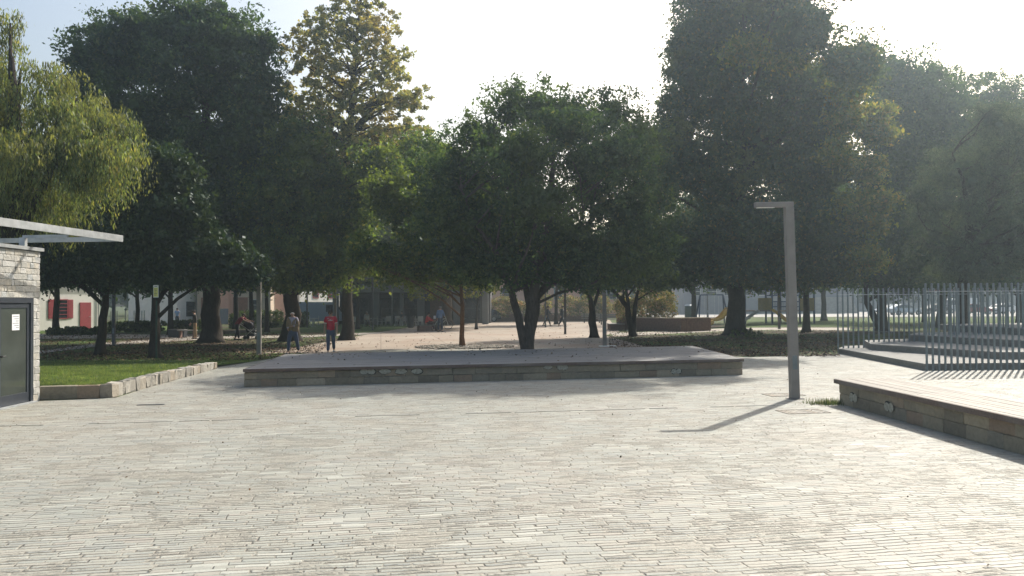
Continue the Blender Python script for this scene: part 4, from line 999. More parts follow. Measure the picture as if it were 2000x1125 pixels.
# the white house: long side turned to the right, toward the sun
c0 = XD(78, 70); ang = rad(72)
t = building('white_house', 'white plastered house with dark red shutters and red door at the left', (c0.x - .2, c0.y - 6, 0), ang, 10.5, 7, 4.2, 'white')
m = MB(); m.add([(-.4, -.4, 4.2), (10.9, -.4, 4.2), (10.9, 7.4, 4.2), (-.4, 7.4, 4.2), (-.4, 3.5, 6.2), (10.9, 3.5, 6.2)], [(0, 1, 5, 4), (3, 4, 5, 2), (0, 4, 3), (1, 2, 5), (0, 3, 2, 1)]); m.build('roof', M['roof'], t)
for x in (6.3,): window(t, x, 1.75, 1.3, 1.5, 'redpaint', bars=4, shutters='redpaint')
doorp(t, 8.9, 1.2, 2.3, 'redpaint')
m = MB(); m.cyl((10.3, -.08, 0), .05, 4.1, 8); m.build('downpipe', M['galv'], t)
pf = thing('white_post_fence', 'row of thin pale posts above the green hedge on the left', 'fence', XD(215, 66))
for px in (217, 229, 245, 262, 277, 282):
    q = XD(px, 66); m = MB(); m.cyl((q.x - pf.location.x, 0, 0), .045, 1.6, 6); m.build('post', M['galv'], pf)
m = MB(); m.beam((0, .06, 1.0), (XD(282, 66).x - pf.location.x, .06, 1.0), .03, .03); m.build('wire', M['galv'], pf)
c0 = XD(345, 86); t = building('white_house', 'far white house behind the walker in blue', (c0.x, c0.y, 0), rad(74), 9, 6, 4.5, 'white')
window(t, 2.2, 1.6, 1.2, 1.4, 'darksteel'); window(t, 6.2, 1.6, 1.2, 1.4, 'darksteel')
m = MB(); m.box((4.5, 3, 4.62), (9.6, 6.6, .2)); m.build('roof', M['roof'], t)
c0 = XD(385, 88); t = building('brown_house', 'brown brick building with pale stripes behind the thick dark trunk', (c0.x, c0.y, 0), rad(12), 7.5, 6, 5.5, 'beigewall')
m = MB(); m.box((1.2, -.03, 1.4), (1.6, .05, 2.8)); m.box((4.4, -.03, 1.4), (1.5, .05, 2.8)); m.build('brick_panel', M['roof'], t); window(t, 5.9, 1.7, .8, 1.6, 'galv')
m = MB(); m.box((3.75, 3, 5.6), (8, 6.5, .2)); m.build('roof', M['roof'], t)
c0 = XD(470, 92); t = building('peach_house', 'sunlit peach plastered building behind the grey lamp post', (c0.x, c0.y - 4, 0), rad(70), 11, 7, 6.5, 'peach')
window(t, 2.6, 2.0, 1.6, 1.3, 'darksteel', bars=2); window(t, 8.0, 4.6, 1.2, 1.3, 'darksteel')
m = MB(); m.box((5.5, 3.5, 6.6), (11.6, 7.6, .2)); m.build('roof', M['roof'], t)
m = MB(); m.box((-.02, 3.5, .8), (.05, 7, 1.6)); m.build('base_band', M['greywall'], t)
c0 = XD(585, 98); t = building('cream_house', 'sunlit cream house glimpsed above the parked van', (c0.x, c0.y, 0), rad(68), 9, 7, 6, 'white')
window(t, 3.2, 3.4, 1.0, 1.2, 'redpaint'); window(t, 6.4, 3.4, 1.0, 1.2, 'redpaint')
m = MB(); m.box((4.5, 3.5, 6.1), (9.6, 7.6, .2)); m.build('roof', M['roof'], t)

# arcade building
ax0 = XD(648, 80).x; ax1 = XD(956, 80).x; LW = ax1 - ax0
t = thing('arcade_building', 'grey building with a dark open arcade on pale square pillars', 'building', (ax0, 78.5, 0))
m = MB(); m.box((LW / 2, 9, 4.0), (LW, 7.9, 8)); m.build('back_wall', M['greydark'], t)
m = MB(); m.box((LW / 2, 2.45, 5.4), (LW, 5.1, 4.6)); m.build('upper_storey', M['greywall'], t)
m = MB(); m.box((LW / 2, 5, 8.15), (LW + .6, 10.6, .25)); m.build('roof', M['roof'], t)
for px, w in ((656, .5), (676, .5), (735.5, .52), (785, .35), (822, .66), (888, .25), (896, .5), (948, .6)):
    x = XD(px, 78.8).x - ax0; m = MB(); m.box((x, .3, 1.54), (w, .5, 3.08), bev=.02); m.build('pillar', M['greywall'], t)
m = MB(); m.box((XD(840, 79).x - ax0 + .8, .6, 1.54), (1.6, .3, 3.08)); m.build('brown_panel', M['brick'], t)
for px in (700, 760, 800, 860, 920):
    x = XD(px, 83).x - ax0; window(t, x, 1.5, 1.7, 2.2, 'darksteel', bars=1, y=5.02)
for k in range(6): window(t, 1.6 + k * (LW - 3) / 5, 5.6, 1.1, 1.4, 'galv', bars=1, y=-.11)
# buildings beyond the planters and playground
c0 = XD(960, 108); t = building('pink_building', 'low pinkish building behind the long brick planter', (c0.x, c0.y, 0), 0, 18, 8, 6.0, 'peach')
for k in range(5): window(t, 2 + k * 3.4, 3.2, 1.2, 1.5, 'galv', bars=1)
m = MB(); m.box((9, 4, 6.1), (18.6, 8.6, .2)); m.build('roof', M['roof'], t)
c0 = XD(1335, 132); t = building('long_grey_building', 'long plain grey building with outside steps behind the playground', (c0.x, c0.y, 0), 0, 27, 10, 6.2, 'greywall')
for k in range(6): window(t, 2 + k * 2.6, 3.6, 1.3, 1.2, 'galv', bars=1)
m = MB()
for k in range(8): m.box((22, -3.2 + k * .38 + .2, .1 + k * .17), (9, .38, .2 + k * .34 * .98))
m.build('steps', M['road'], t)
m = MB(); m.box((13.5, 5, 6.32), (27.6, 10.6, .2)); m.build('roof', M['greywall'], t)
c0 = XD(1660, 150); t = building('far_grey_building', 'far dull grey building behind the parked cars at the right', (c0.x, c0.y, 0), 0, 50, 10, 7.5, 'greywall')
for k in range(11): window(t, 2.5 + k * 4.3, 2.4, 1.9, 1.6, 'darksteel', bars=1)
for k in range(11): window(t, 2.5 + k * 4.3, 5.6, 1.9, 1.4, 'darksteel', bars=1)
m = MB(); m.box((20, -.1, 3.9), (14, .16, .55)); m.build('maroon_band', M['redpaint'], t)
m = MB(); m.box((25, 5, 7.6), (50.6, 10.6, .2)); m.build('roof', M['greywall'], t)

# far wood closing the view
def farwood():
    global rng
    rng = np.random.default_rng(77); C = []
    for x in np.arange(-150, 160, 5.0):
        for _ in range(2):
            d = 165 + rng.uniform(-8, 12); h = rng.uniform(9, 14); n = 34
            P = rnd_dirs(n) * rng.uniform(.4, 1, (n, 1)) * np.array([4.5, 3.5, h * .45]) + np.array([x + rng.uniform(-3, 3), d, h * .56])
            C.append(np.repeat(P, 40, 0) + rnd_dirs(n * 40) * rng.uniform(.1, 1.5, (n * 40, 1)))
    C = np.concatenate(C); C = C[C[:, 2] > 0]; V, F = leaf_quads(C, .9, .7, .1)
    tag(fast_mesh('far_wood', V, F, LM['dark'], origin=(0, 165, 0)), kind='stuff')
farwood()

# ------------------------------------------------------------------ benches, bins, chairs
def slat_bench(label, loc, L, rz=0.0):
    t = thing('slatted_bench', label, 'bench', loc, rz, 'slatted park benches')
    m = MB()
    for k in range(4): m.box((0, -.25 + k * .13, .45), (L, .10, .035), bev=.005)
    m.build('seat', M['bench'], t)
    m = MB()
    for k in range(3): m.box((0, .24 + .02 * k, .62 + k * .13), (L, .03, .10), bev=.005)
    m.build('backrest', M['bench'], t)
    for s in (-1, 1):
        m = MB(); m.box((s * L * .36, -.18, .215), (.06, .06, .43)); m.beam((s * L * .36, .2, 0), (s * L * .36, .27, .95), .06, .05); m.box((s * L * .36, 0, .41), (.05, .36, .04)); m.build('leg', M['darksteel'], t)
p = G(1156, 631); slat_bench('slatted park bench half hidden by the split dark trunk', p, 2.0)
p = G(1190, 634); slat_bench('slatted park bench in front of the brick planter, by the grey lamp post', p, 2.0, rad(4))
p = G(846, 647.5)
t = thing('stone_block_bench', 'dark stone block bench with the man in red sitting on it', 'bench', G(836, 647), rad(20))
m = MB(); m.box((-.25, 0, .2), (.95, .75, .40), bev=.02); m.build('base', M['brick'], t); m = MB(); m.box((.05, 0, .435), (1.9, .8, .06), bev=.01); m.build('seat', M['mortar'], t)
m = MB(); m.box((.75, 0, .2), (.3, .6, .40), bev=.02); m.build('support', M['brick'], t)
t = thing('wooden_bench', 'small brown bench beside the dark standing person', 'bench', G(366, 660))
m = MB(); m.box((0, 0, .46), (1.1, .42, .06), bev=.01); m.build('seat', M['bench'], t)
for s in (-1, 1): m = MB(); m.box((s * .42, 0, .215), (.08, .36, .43)); m.build('leg', M['brick'], t)
t = thing('dark_trough', 'dark low trough on the shaded grass left of the brown bench', 'trough', G(347, 659)); m = MB(); m.box((0, 0, .24), (.95, .5, .48), taper=1.08, bev=.02); m.build('body', M['darksteel'], t); m = MB(); m.box((0, 0, .5), (1.0, .5, .03)); m.build('rim', M['mortar'], t)
t = thing('litter_bin', 'dark tapered litter bin on the grass left of the seated man', 'bin', G(802, 640.5))
m = MB(); m.tube([(0, 0, .06), (0, 0, .85)], [.27, .36], 14); m.build('body', M['darksteel'], t); m = MB(); m.tube([(0, 0, .86), (0, 0, .93)], [.40, .40], 14); m.build('rim', M['black'], t); m = MB(); m.cyl((0, 0, 0), .22, .06, 12); m.build('base', M['mortar'], t)
m = MB(); m.cyl((.40, 0, 0), .03, 1.0, 8); m.build('post', M['galv'], t)
t = thing('round_bin', 'round dark green bin with pale lid far behind the right planter', 'bin', G(1345, 622.5)); m = MB(); m.cyl((0, 0, 0), .45, 1.5, 14); m.build('body', M['greenpole'], t); m = MB(); m.tube([(0, 0, 1.5), (0, 0, 1.7)], [.47, .3], 14); m.build('lid', M['galv'], t)
def chair0():
    t = thing('plastic_chair', 'white plastic garden chair before the arcade', 'chair', (0, 0, 0), 0, 'white plastic chairs in the arcade')
    m = MB(); m.box((0, 0, .44), (.48, .46, .04), bev=.01); m.build('seat', M['chair'], t)
    m = MB(); m.box((0, .24, .68), (.46, .04, .44), bev=.01)
    for s in (-1, 1): m.box((s * .25, 0, .65), (.04, .44, .03)); m.beam((s * .25, -.2, .46), (s * .25, -.2, .64), .04)
    m.build('backrest', M['chair'], t)
    for sx in (-1, 1):
        for sy in (-1, 1): m = MB(); m.beam((sx * .2, sy * .19, .42), (sx * .25, sy * .25, 0), .045); m.build('leg', M['chair'], t)
    return t
ch = chair0(); first = True
CH = [(690, 73, 10, 'white plastic chair just right of the yellowing tree trunk'), (716, 74, 190, 'white chair under the seated woman'), (722, 74.5, 60, 'white chair close left of the first dark post'), (742, 74, 100, 'white chair at the foot of the wide pillar'),
      (749, 74, -80, 'white chair left of the first table'), (758, 74.5, 200, 'white chair just left of the thin pale pole'), (778, 75, 30, 'white chair right of the thin pale pole'), (786, 75.5, -40, 'white chair under the seated dark figure'), (812, 73, 95, 'white chair behind the litter bin'), (820, 73, 200, 'white chair left of the seated man in red'),
      (608, 76, 80, 'white chair before the parked van, left'), (617, 76, -80, 'white chair before the parked van, right')]
for px, d, a, lb in CH:
    if first: ch.location = XD(px, d); ch.rotation_euler.z = rad(a); ch['label'] = lb; first = False
    else: dup(ch, XD(px, d), rad(a), lb)
def table(px, d, lb):
    t = thing('cafe_table', lb, 'table', XD(px, d), 0, 'white cafe tables'); m = MB(); m.cyl((0, 0, .71), .42, .03, 16); m.build('tabletop', M['chair'], t); m = MB(); m.cyl((0, 0, .03), .04, .68, 8); m.build('leg', M['chair'], t); m = MB(); m.cyl((0, 0, 0), .25, .03, 12); m.build('base', M['chair'], t)
table(753.5, 74.2, 'round white table left of the thin pale pole'); table(782, 74.6, 'round white table before the seated dark figure'); table(612.5, 75.6, 'round white table before the parked van'); table(728, 73.6, 'round white table beside the seated woman')

# ------------------------------------------------------------------ playground
PG = XD(1472, 73); t = thing('play_structure', 'wooden climbing tower with a peaked roof and yellow slide behind the giant tree', 'climbing frame', PG)
def px2(px, d=73): return XD(px, d).x - PG.x
xa, xb = px2(1455), px2(1508)
m = MB()
for x in (xa, xb):
    for y in (0, 1.8): m.box((x, y, 1.5), (.14, .14, 3.0))
m.build('tower_posts', M['blueframe'], t)
m = MB(); m.box(((xa + xb) / 2, .9, 1.15), (xb - xa + .1, 1.9, .1)); m.build('platform', M['brick'], t)
m = MB(); xm = (xa + xb) / 2 + .1; m.add([(xa - .3, -.3, 2.95), (xb + .3, -.3, 2.95), (xb + .3, 2.1, 2.95), (xa - .3, 2.1, 2.95), (xm, -.3, 4.05), (xm, 2.1, 4.05)], [(0, 4, 5, 3), (1, 2, 5, 4), (0, 1, 4), (2, 3, 5), (3, 2, 1, 0)]); m.build('roof', M['blueframe'], t)
m = MB(); m.box(((xa + xb) / 2 + .55, -.06, 1.75), (1.2, .06, 1.05), bev=.01)
for k in range(3): m.box(((xa + xb) / 2 + .25 + .3 * k, -.1, 1.85), (.05, .03, .6))
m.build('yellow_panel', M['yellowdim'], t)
def slide(pts, w, nm='slide'):
    m = MB(); n = len(pts); P = [Vector(p) for p in pts]
    for s in range(n - 1):
        a, b = P[s], P[s + 1]; d = (b - a).normalized(); side = Vector((-d.y, d.x, 0)).normalized() if abs(d.x) + abs(d.y) > .01 else Vector((0, 1, 0))
        up = side.cross(d) * -1
        if up.z < 0: up = -up
        m.beam(a, b, w, .04) if False else None
        for off, hh in ((0, .03), (-w / 2, .2), (w / 2, .2)):
            wd_ = w if off == 0 else .05
            R = Matrix((d, side, up)).transposed(); c = (a + b) / 2 + side * off + up * (hh / 2)
            m.box(c, ((b - a).length + .03, wd_, hh), rot=R)
    return m.build(nm, M['yellow'], t)
slide([(px2(1440), .3, 1.35), (px2(1424), .1, 1.30), (px2(1404), -.8, .55), (px2(1394), -1.3, .38), (px2(1378), -2.1, .30), (px2(1374), -2.3, .04)], .55)
slide([(px2(1506), .3, 1.25), (px2(1518), 0, .85), (px2(1533), -.5, .15)], .55)
m = MB()
for k in range(6): m.box((px2(1474) - .28 * k, -.75 - .02 * k, 1.05 - k * .19), (.3, .8, .05))
m.beam((px2(1476), -1.1, 1.2), (px2(1474) - 1.6, -1.1, .05), .06, .14); m.beam((px2(1476), -.4, 1.2), (px2(1474) - 1.6, -.4, .05), .06, .14); m.build('stair', M['road'], t)
xc, xd = px2(1562), px2(1590)
m = MB()
for x in (xc, xd, px2(1537)):
    for y in (0, 1.8): m.box((x, y, 1.45), (.14, .14, 2.9))
m.build('second_tower', M['blueframe'], t)
m = MB(); m.box(((xb + xc) / 2, .9, 1.12), (xc - xb, 1.2, .08)); m.box(((xc + xd) / 2, .9, 1.12), (xd - xc, 1.8, .08)); m.build('bridge', M['brick'], t)
m = MB()
for z in (1.5, 1.95, 2.5):
    for y in (.25, 1.55): m.beam((xb, y, z), (xc, y, z), .09, .09)
for k in range(9):
    for y in (.25, 1.55): m.beam((xb + (xc - xb) * (k + .5) / 9, y, 1.2), (xb + (xc - xb) * (k + .5) / 9, y, 1.95), .035)
m.build('railing', M['blueframe'], t)
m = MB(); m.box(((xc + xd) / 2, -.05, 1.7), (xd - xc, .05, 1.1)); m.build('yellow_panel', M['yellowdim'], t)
t = thing('swing_frame', 'dark A-frame swing left of the giant right trunk', 'swing', XD(1390, 75))
w = XD(1412, 75).x - XD(1368, 75).x
for s in (-1, 1):
    for y in (-1, 1): m = MB(); m.beam((s * w / 2, 0, 2.6), (s * (w / 2 + .35), y * .9, 0), .10); m.build('leg', M['blueframe'], t)
m = MB(); m.beam((-w / 2, 0, 2.6), (w / 2, 0, 2.6), .10); m.build('crossbeam', M['blueframe'], t)
for x in (-.45, .45):
    m = MB(); m.box((x, 0, .5), (.42, .18, .04)); s_ = m.build('seat', M['black'], t); m = MB()
    for q in (-.18, .18): m.tube([(x + q, 0, .52), (x + q, 0, 2.58)], [.012] * 2, 5)
    m.build('chain', M['galv'], s_)

# ------------------------------------------------------------------ vehicles
def car(label, loc, rz, paint, van=False, L=4.2, Wd=1.7, group='parked vehicles', cat='car', name='parked_car'):
    t = thing(name, label, cat, loc, rz, group); hw = Wd / 2
    if not van:
        prof = [(-L / 2, .35), (-L / 2, .62), (-L * .46, .78), (-L * .24, .92), (-L * .10, 1.34), (L * .20, 1.44), (L * .38, 1.22), (L * .46, .98), (L / 2, .85), (L / 2, .35)]
        win = [(-L * .21, .96), (-L * .085, 1.30), (L * .19, 1.38), (L * .35, 1.18), (L * .38, .98)]
    else:
        prof = [(-L / 2, .35), (-L / 2, .9), (-L * .44, 1.15), (-L * .34, 2.0), (-L * .28, 2.2), (L * .47, 2.25), (L / 2, 2.1), (L / 2, .35)]
        win = [(-L * .40, 1.25), (-L * .31, 1.95), (-L * .16, 1.95), (-L * .16, 1.25)]
    n = len(prof); vs = []
    for y, ins in ((-hw, 0), (hw, 0)):
        for x, z in prof:
            k = 0.16 * max(0, (z - .95)) / (1.3 if van else .5); vs.append((x, y - math.copysign(k, y), z))
    m = MB(); m.add(vs, [tuple(range(n)), tuple(range(2 * n - 1, n - 1, -1))] + [(i, i + n, (i + 1) % n + n, (i + 1) % n) for i in range(n)]); m.build('body', M[paint], t)
    for s in (-1, 1):
        wv = [(x, s * (hw - 0.16 * max(0, (z - .95)) / (1.3 if van else .5) + .008), z) for x, z in win]
        m = MB(); m.add(wv, [tuple(range(len(win))) if s < 0 else tuple(range(len(win) - 1, -1, -1))]); m.build('side_window', M['darkglass'], t)
    a, b = (prof[3], prof[4]) if not van else (prof[2], prof[3])
    nx = -(b[1] - a[1]); nz = (b[0] - a[0]); ll = math.hypot(nx, nz); nx /= ll; nz /= ll
    q = [(a[0] + (b[0] - a[0]) * f + nx * .01, y, a[1] + (b[1] - a[1]) * f + nz * .01) for f, y in ((.08, -hw * .82), (.08, hw * .82), (.92, hw * .72), (.92, -hw * .72))]
    m = MB(); m.add(q, [(0, 1, 2, 3)]); m.build('windscreen', M['darkglass'], t)
    for s in (-1, 1):
        m = MB(); m.box((-L / 2 - .005, s * hw * .68, .70), (.05, .32, .14), bev=.02); m.build('headlight', M['chair'], t)
        for x in (-L * .32, L * .32):
            m = MB(); m.wheel((x, s * (hw - .06), .32), .32, .2, (0, 1, 0), 16); wl = m.build('wheel', M['rubber'], t)
            m = MB(); m.wheel((x, s * (hw + .045), .32), .19, .02, (0, 1, 0), 12); m.build('rim', M['galv'], wl)
    m = MB(); m.box((-L / 2 - .01, 0, .42), (.06, Wd * .95, .16), bev=.02); m.build('bumper', M['darksteel'], t)
    return t
car('very dark car parked in shade right of the arcade', XD(938, 88), rad(8), 'cardark')
car('pale blue van parked behind the white chairs at the arcade', XD(622, 82), rad(186), 'vanblue', van=True, L=5.2, Wd=1.95, cat='van', name='parked_van')
car('silver blue hatchback parked behind the rear fence bars', XD(1768, 112), rad(182), 'carsilver')
car('grey car half hidden left of the silver hatchback', XD(1742, 116), rad(0), 'carsilver', L=4.4)
car('pale van parked behind the front fence bars', XD(1873, 124), rad(4), 'carwhite', van=True, L=5, Wd=1.9, cat='van', name='parked_van')
car('maroon car near the pale van behind the fence', XD(1905, 112), rad(178), 'carred')
car('white car with a bright headlight behind the fence', XD(1952, 114), rad(12), 'carwhite')
car('dark car between the silver hatchback and the pale van', XD(1825, 118), rad(4), 'cardark')

# ------------------------------------------------------------------ people
def skin_obj(verts, rads, edges, mat, name, parent, sub=1):
    me = bpy.data.meshes.new('tmp'); me.from_pydata([tuple(v) for v in verts], edges, []); me.update()
    o = bpy.data.objects.new('tmp', me); COL.objects.link(o); md = o.modifiers.new('s', 'SKIN'); md.use_smooth_shade = True
    for i, r in enumerate(rads):
        if name in ('shirt', 'trousers', 'jacket'): r = tuple(q * 1.14 for q in r) if hasattr(r, '__len__') else r * 1.16
        rr = r if hasattr(r, '__len__') else (r, r); me.skin_vertices[0].data[i].radius = rr; me.skin_vertices[0].data[i].use_root = (i == 0)
    sb = o.modifiers.new('u', 'SUBSURF'); sb.levels = sub; sb.render_levels = sub
    dg = bpy.context.evaluated_depsgraph_get(); dg.update()
    me2 = bpy.data.meshes.new_from_object(o.evaluated_get(dg), depsgraph=dg)
    bpy.data.objects.remove(o); me2.materials.clear(); me2.materials.append(mat); me2.name = name
    r = bpy.data.objects.new(name, me2); COL.objects.link(r); r.parent = parent; return r
_cm = {}
def cloth(col, rough=.85):
    k = tuple(col)
    if k not in _cm: _cm[k] = plain('cloth', col, rough, var=.18, scale=9, bump=.2)
    return _cm[k]
SKIN = plain('skin', (0.42, 0.25, 0.18), .6, var=.06); SKINW = plain('skin_pale', (0.50, 0.33, 0.26), .6, var=.06)
def dirv(a, abd, side): return Vector((side * math.sin(rad(abd)), -math.sin(rad(a)) * math.cos(rad(abd)), -math.cos(rad(a)) * math.cos(rad(abd))))
def person(label, loc, yaw, h=1.75, lean=0, legs=((8, 4, -6), (-8, 4, -22)), arms=((-10, 8, 5, 6), (12, 8, 25, 5)), shirt=(.3, .3, .3), pants=(.05, .06, .1), hair=(.03, .02, .015),
           sleeve='short', bald=False, seated=False, jacket=None, head_turn=0, shoes=(.02, .02, .02), skirt=None, skin=SKIN, bulk=1.0, zoff=0.0):
    t = thing('person', label, 'person', loc, yaw); s = h / 1.75; t.scale = (s, s, s)
    hipz = 0.93; Pv = Vector((0, 0, hipz)); u = Vector((0, -math.sin(rad(lean)), math.cos(rad(lean)))); nf = Vector((0, -math.cos(rad(lean)), -math.sin(rad(lean))))
    # legs: (thigh forward angle, abduction, shin forward angle)
    L = []
    for sgn, (a, ab, b) in zip((-1, 1), legs):
        hip = Pv + Vector((sgn * .09, 0, -.04)); kn = hip + dirv(a, ab, sgn) * .44; an = kn + dirv(b, ab * .4, sgn) * .41; L.append((sgn, hip, kn, an))
    low = min(l[3].z for l in L) - .075; sh = Vector((0, 0, -low + zoff))
    Pv = Pv + sh; L = [(sg, a + sh, b + sh, c + sh) for sg, a, b, c in L]
    waist = Pv + u * .16; chest = Pv + u * .36; nb = Pv + u * .50; neck = Pv + u * .57 + nf * .01; hd = Pv + u * .66 + nf * .03 + Vector((0, 0, 0.0)); top = hd + Vector((0, 0, .07)) 
    A = []
    for sgn, (a, ab, b, bb) in zip((-1, 1), arms):
        so_ = nb + Vector((sgn * .175 * bulk, 0, -.035)); el = so_ + dirv(a, ab, sgn) * .28; wr = el + dirv(b, bb, sgn) * .25; A.append((sgn, so_, el, wr, dirv(b, bb, sgn)))
    bk = bulk
    V = [Pv, waist, chest, nb, neck, hd - Vector((0, 0, .03)), hd + Vector((0, 0, .045))]
    R = [(.12 * bk, .10 * bk), (.105 * bk, .085 * bk), (.135 * bk, .095 * bk), (.10, .075), .052, (.070, .080), (.075, .088)]
    E = [(0, 1), (1, 2), (2, 3), (3, 4), (4, 5), (5, 6)]
    ht = Matrix.Rotation(rad(head_turn), 3, 'Z'); fd = ht @ Vector((0, -1, 0))
    for sg, hip, kn, an in L:
        n = len(V); heel = an + Vector((0, .02, -.04)); toe = an + Vector((sg * .02, -.16, -.055))
        V += [hip, kn, an, toe]; R += [.085, .055, .038, .03]; E += [(0, n), (n, n + 1), (n + 1, n + 2), (n + 2, n + 3)]
    for sg, so_, el, wr, dv in A:
        n = len(V); V += [so_, el, wr]; R += [.052, .038, .026]; E += [(3, n), (n, n + 1), (n + 1, n + 2)]
        side = dv.cross(Vector((0, 1, 0.01))).normalized() * sg; palm = wr + dv * .07; pn = dv.cross(side)
        V.append(palm); R.append((.034, .018)); E.append((n + 2, n + 3)); pi = n + 3
        fwd = Vector((0, -1, 0)) - dv * dv.dot(Vector((0, -1, 0))); fwd = fwd.normalized() if fwd.length > .1 else Vector((1, 0, 0))
        inw_ = Vector((-sg, 0, 0)) - dv * dv.dot(Vector((-sg, 0, 0))); inw_ = inw_.normalized() if inw_.length > .1 else Vector((0, 0, 1))
        for k, (o_, ln_) in enumerate(((.028, .070), (.010, .080), (-.009, .074), (-.027, .058))):
            q = len(V); b0 = palm + fwd * o_ + dv * .028; b1 = b0 + dv * ln_ * .55 + inw_ * .006; b2 = b1 + dv * ln_ * .35 + inw_ * .022
            V += [b0, b1, b2]; R += [.0095, .0085, .007]; E += [(pi, q), (q, q + 1), (q + 1, q + 2)]
        q = len(V); b0 = wr + dv * .035 + fwd * .03; b1 = b0 + fwd * .022 + dv * .03 + inw_ * .01; V += [b0, b1]; R += [.011, .009]; E += [(pi, q), (q, q + 1)]
    skin_obj(V, R, E, skin, 'body', t)
    # face
    m = MB(); m.tube([hd + fd * .085 + Vector((0, 0, .015)), hd + fd * .112 + Vector((0, 0, -.012))], [.008, .015], 6); m.build('nose', skin, t)
    rt = Vector((-fd.y, fd.x, 0))
    m = MB()
    for s_ in (-1, 1): m.ball(hd + fd * .082 + rt * s_ * .032 + Vector((0, 0, .02)), .010, 6, 4)
    m.build('eyes', M['black'], t)
    m = MB(); m.box(hd + fd * .088 + Vector((0, 0, -.04)), (.045 if abs(fd.x) < .7 else .012, .012 if abs(fd.x) < .7 else .045, .010)); m.build('mouth', M['redpaint'], t)
    m = MB()
    for s_ in (-1, 1): m.ball(hd + rt * s_ * .082 + Vector((0, 0, .0)), .026, 6, 5, (.5, .9, 1.1))
    m.build('ears', skin, t)
    # hair
    if not bald:
        m = MB(); m.ball(hd + Vector((0, 0, .038)) - fd * .018, .103, 10, 8, (.93, 1.02, .92), .04); m.build('hair', cloth(hair), t, smooth=True)
    else:
        m = MB(); m.ball(hd + Vector((0, 0, -.005)) - fd * .028, .094, 10, 8, (.98, .9, .62), .03); m.build('hair', cloth(hair), t, smooth=True)
    # shirt
    V = [Pv - u * (.04 if seated else .15), waist, chest, nb - u * .01]; R = [(.158 * bk, .130 * bk), (.142 * bk, .116 * bk), (.165 * bk, .122 * bk), (.10, .082)]; E = [(0, 1), (1, 2), (2, 3)]
    for sg, so_, el, wr, dv in A:
        n = len(V); V.append(so_); R.append(.072)
        if sleeve == 'short': V.append(so_.lerp(el, .72)); R.append(.062); E += [(2, n), (n, n + 1)]
        else: V += [el, el.lerp(wr, .92)]; R += [.055, .040]; E += [(2, n), (n, n + 1), (n + 1, n + 2)]
    sh_ = skin_obj(V, R, E, cloth(shirt), 'shirt', t)
    if jacket:
        for sgn in (-1, 1):
            V = [Pv - u * .10 + Vector((sgn * .115, -.015, 0)), waist + Vector((sgn * .105, -.02, 0)), chest + Vector((sgn * .10, -.015, 0)), nb + Vector((sgn * .07, 0, -.01))]; R = [(.085, .165), (.085, .155), (.095, .155), (.065, .095)]; E = [(0, 1), (1, 2), (2, 3)]
            sg, so_, el, wr, dv = A[0 if sgn < 0 else 1]; n = 4; V += [so_, el, el.lerp(wr, .85)]; R += [.080, .062, .048]; E += [(2, 4), (4, 5), (5, 6)]
            skin_obj(V, R, E, cloth(jacket), 'jacket', t)
    # trousers
    V = [Pv + u * .12, Pv - Vector((0, 0, .03))]; R = [(.112 * bk, .092 * bk), (.125 * bk, .105 * bk)]; E = [(0, 1)]
    for sg, hip, kn, an in L:
        n = len(V); V += [hip.lerp(kn, .25), kn, kn.lerp(an, .92)]; R += [.095 * bk, .070, .056]; E += [(1, n), (n, n + 1), (n + 1, n + 2)]
    skin_obj(V, R, E, cloth(pants), 'trousers', t)
    if skirt:
        m = MB(); m.tube([Pv + Vector((0, 0, .05)), Pv - Vector((0, 0, .3)), Pv - Vector((0, 0, .62))], [.15, .19, .21], 12); m.build('skirt', cloth(skirt), t, smooth=True)
    for sg, hip, kn, an in L:
        m = MB(); m.box(an + Vector((sg * .01, -.055, -.045)), (.092, .27, .062), taper=.82, bev=.018); m.build('shoe', cloth(shoes), t)
    return t, dict(P=Pv, chest=chest, u=u, A=A, L=L, hd=hd)

def face(dx, dy): return math.atan2(dx, -dy)      # yaw that turns the figure toward (dx,dy)
t, j = person('balding man in an open tan jacket and jeans walking toward the stage', G(572, 691), face(-.15, -1), 1.76, lean=1, legs=((14, 5, 2), (-12, 6, -20)), arms=((-8, 12, 55, -22), (4, 14, 82, -38)), shirt=(.42, .38, .44), pants=(.07, .09, .15),
              hair=(.35, .34, .33), bald=True, jacket=(.24, .17, .10), sleeve='long', head_turn=8, shoes=(.12, .11, .10))
t, j = person('man in a red sports shirt and jeans walking with arms hanging', G(646, 690.5), face(.1, -1), 1.76, legs=((5, 1, 3), (-10, 1, -30)), arms=((4, 10, 8, 3), (6, 12, 16, 4)), shirt=(.50, .03, .05), pants=(.08, .10, .15), hair=(.05, .035, .025), head_turn=62, shoes=(.45, .42, .38), bulk=1.05)
m = MB(); c = j['chest'] + Vector((0, -.135, .02)); m.box(c + Vector((0, 0, -.005)), (.17, .01, .022)); m.box(c + Vector((0, 0, .028)), (.05, .01, .014)); m.build('shirt_lettering', M['signwhite'], t)
m = MB(); m.ball(c + Vector((-.09, .012, .07)), .018, 8, 5, (1, .3, 1.2)); m.build('shirt_badge', M['signwhite'], t)
m = MB(); 
for sg, so_, el, wr, dv in j['A']: m.tube([so_.lerp(el, .70), so_.lerp(el, .76)], [.064, .064], 10)
m.build('sleeve_trim', M['signwhite'], t)
t, j = person('person in dark clothes and a cap standing with tan trousers at the left', G(381, 662), face(-1, -.25), 1.72, lean=4, legs=((6, 3, 0), (-4, 3, -8)), arms=((14, 5, 40, 2), (8, 5, 30, 3)), shirt=(.035, .035, .032), pants=(.30, .21, .12), sleeve='long', hair=(.05, .04, .03))
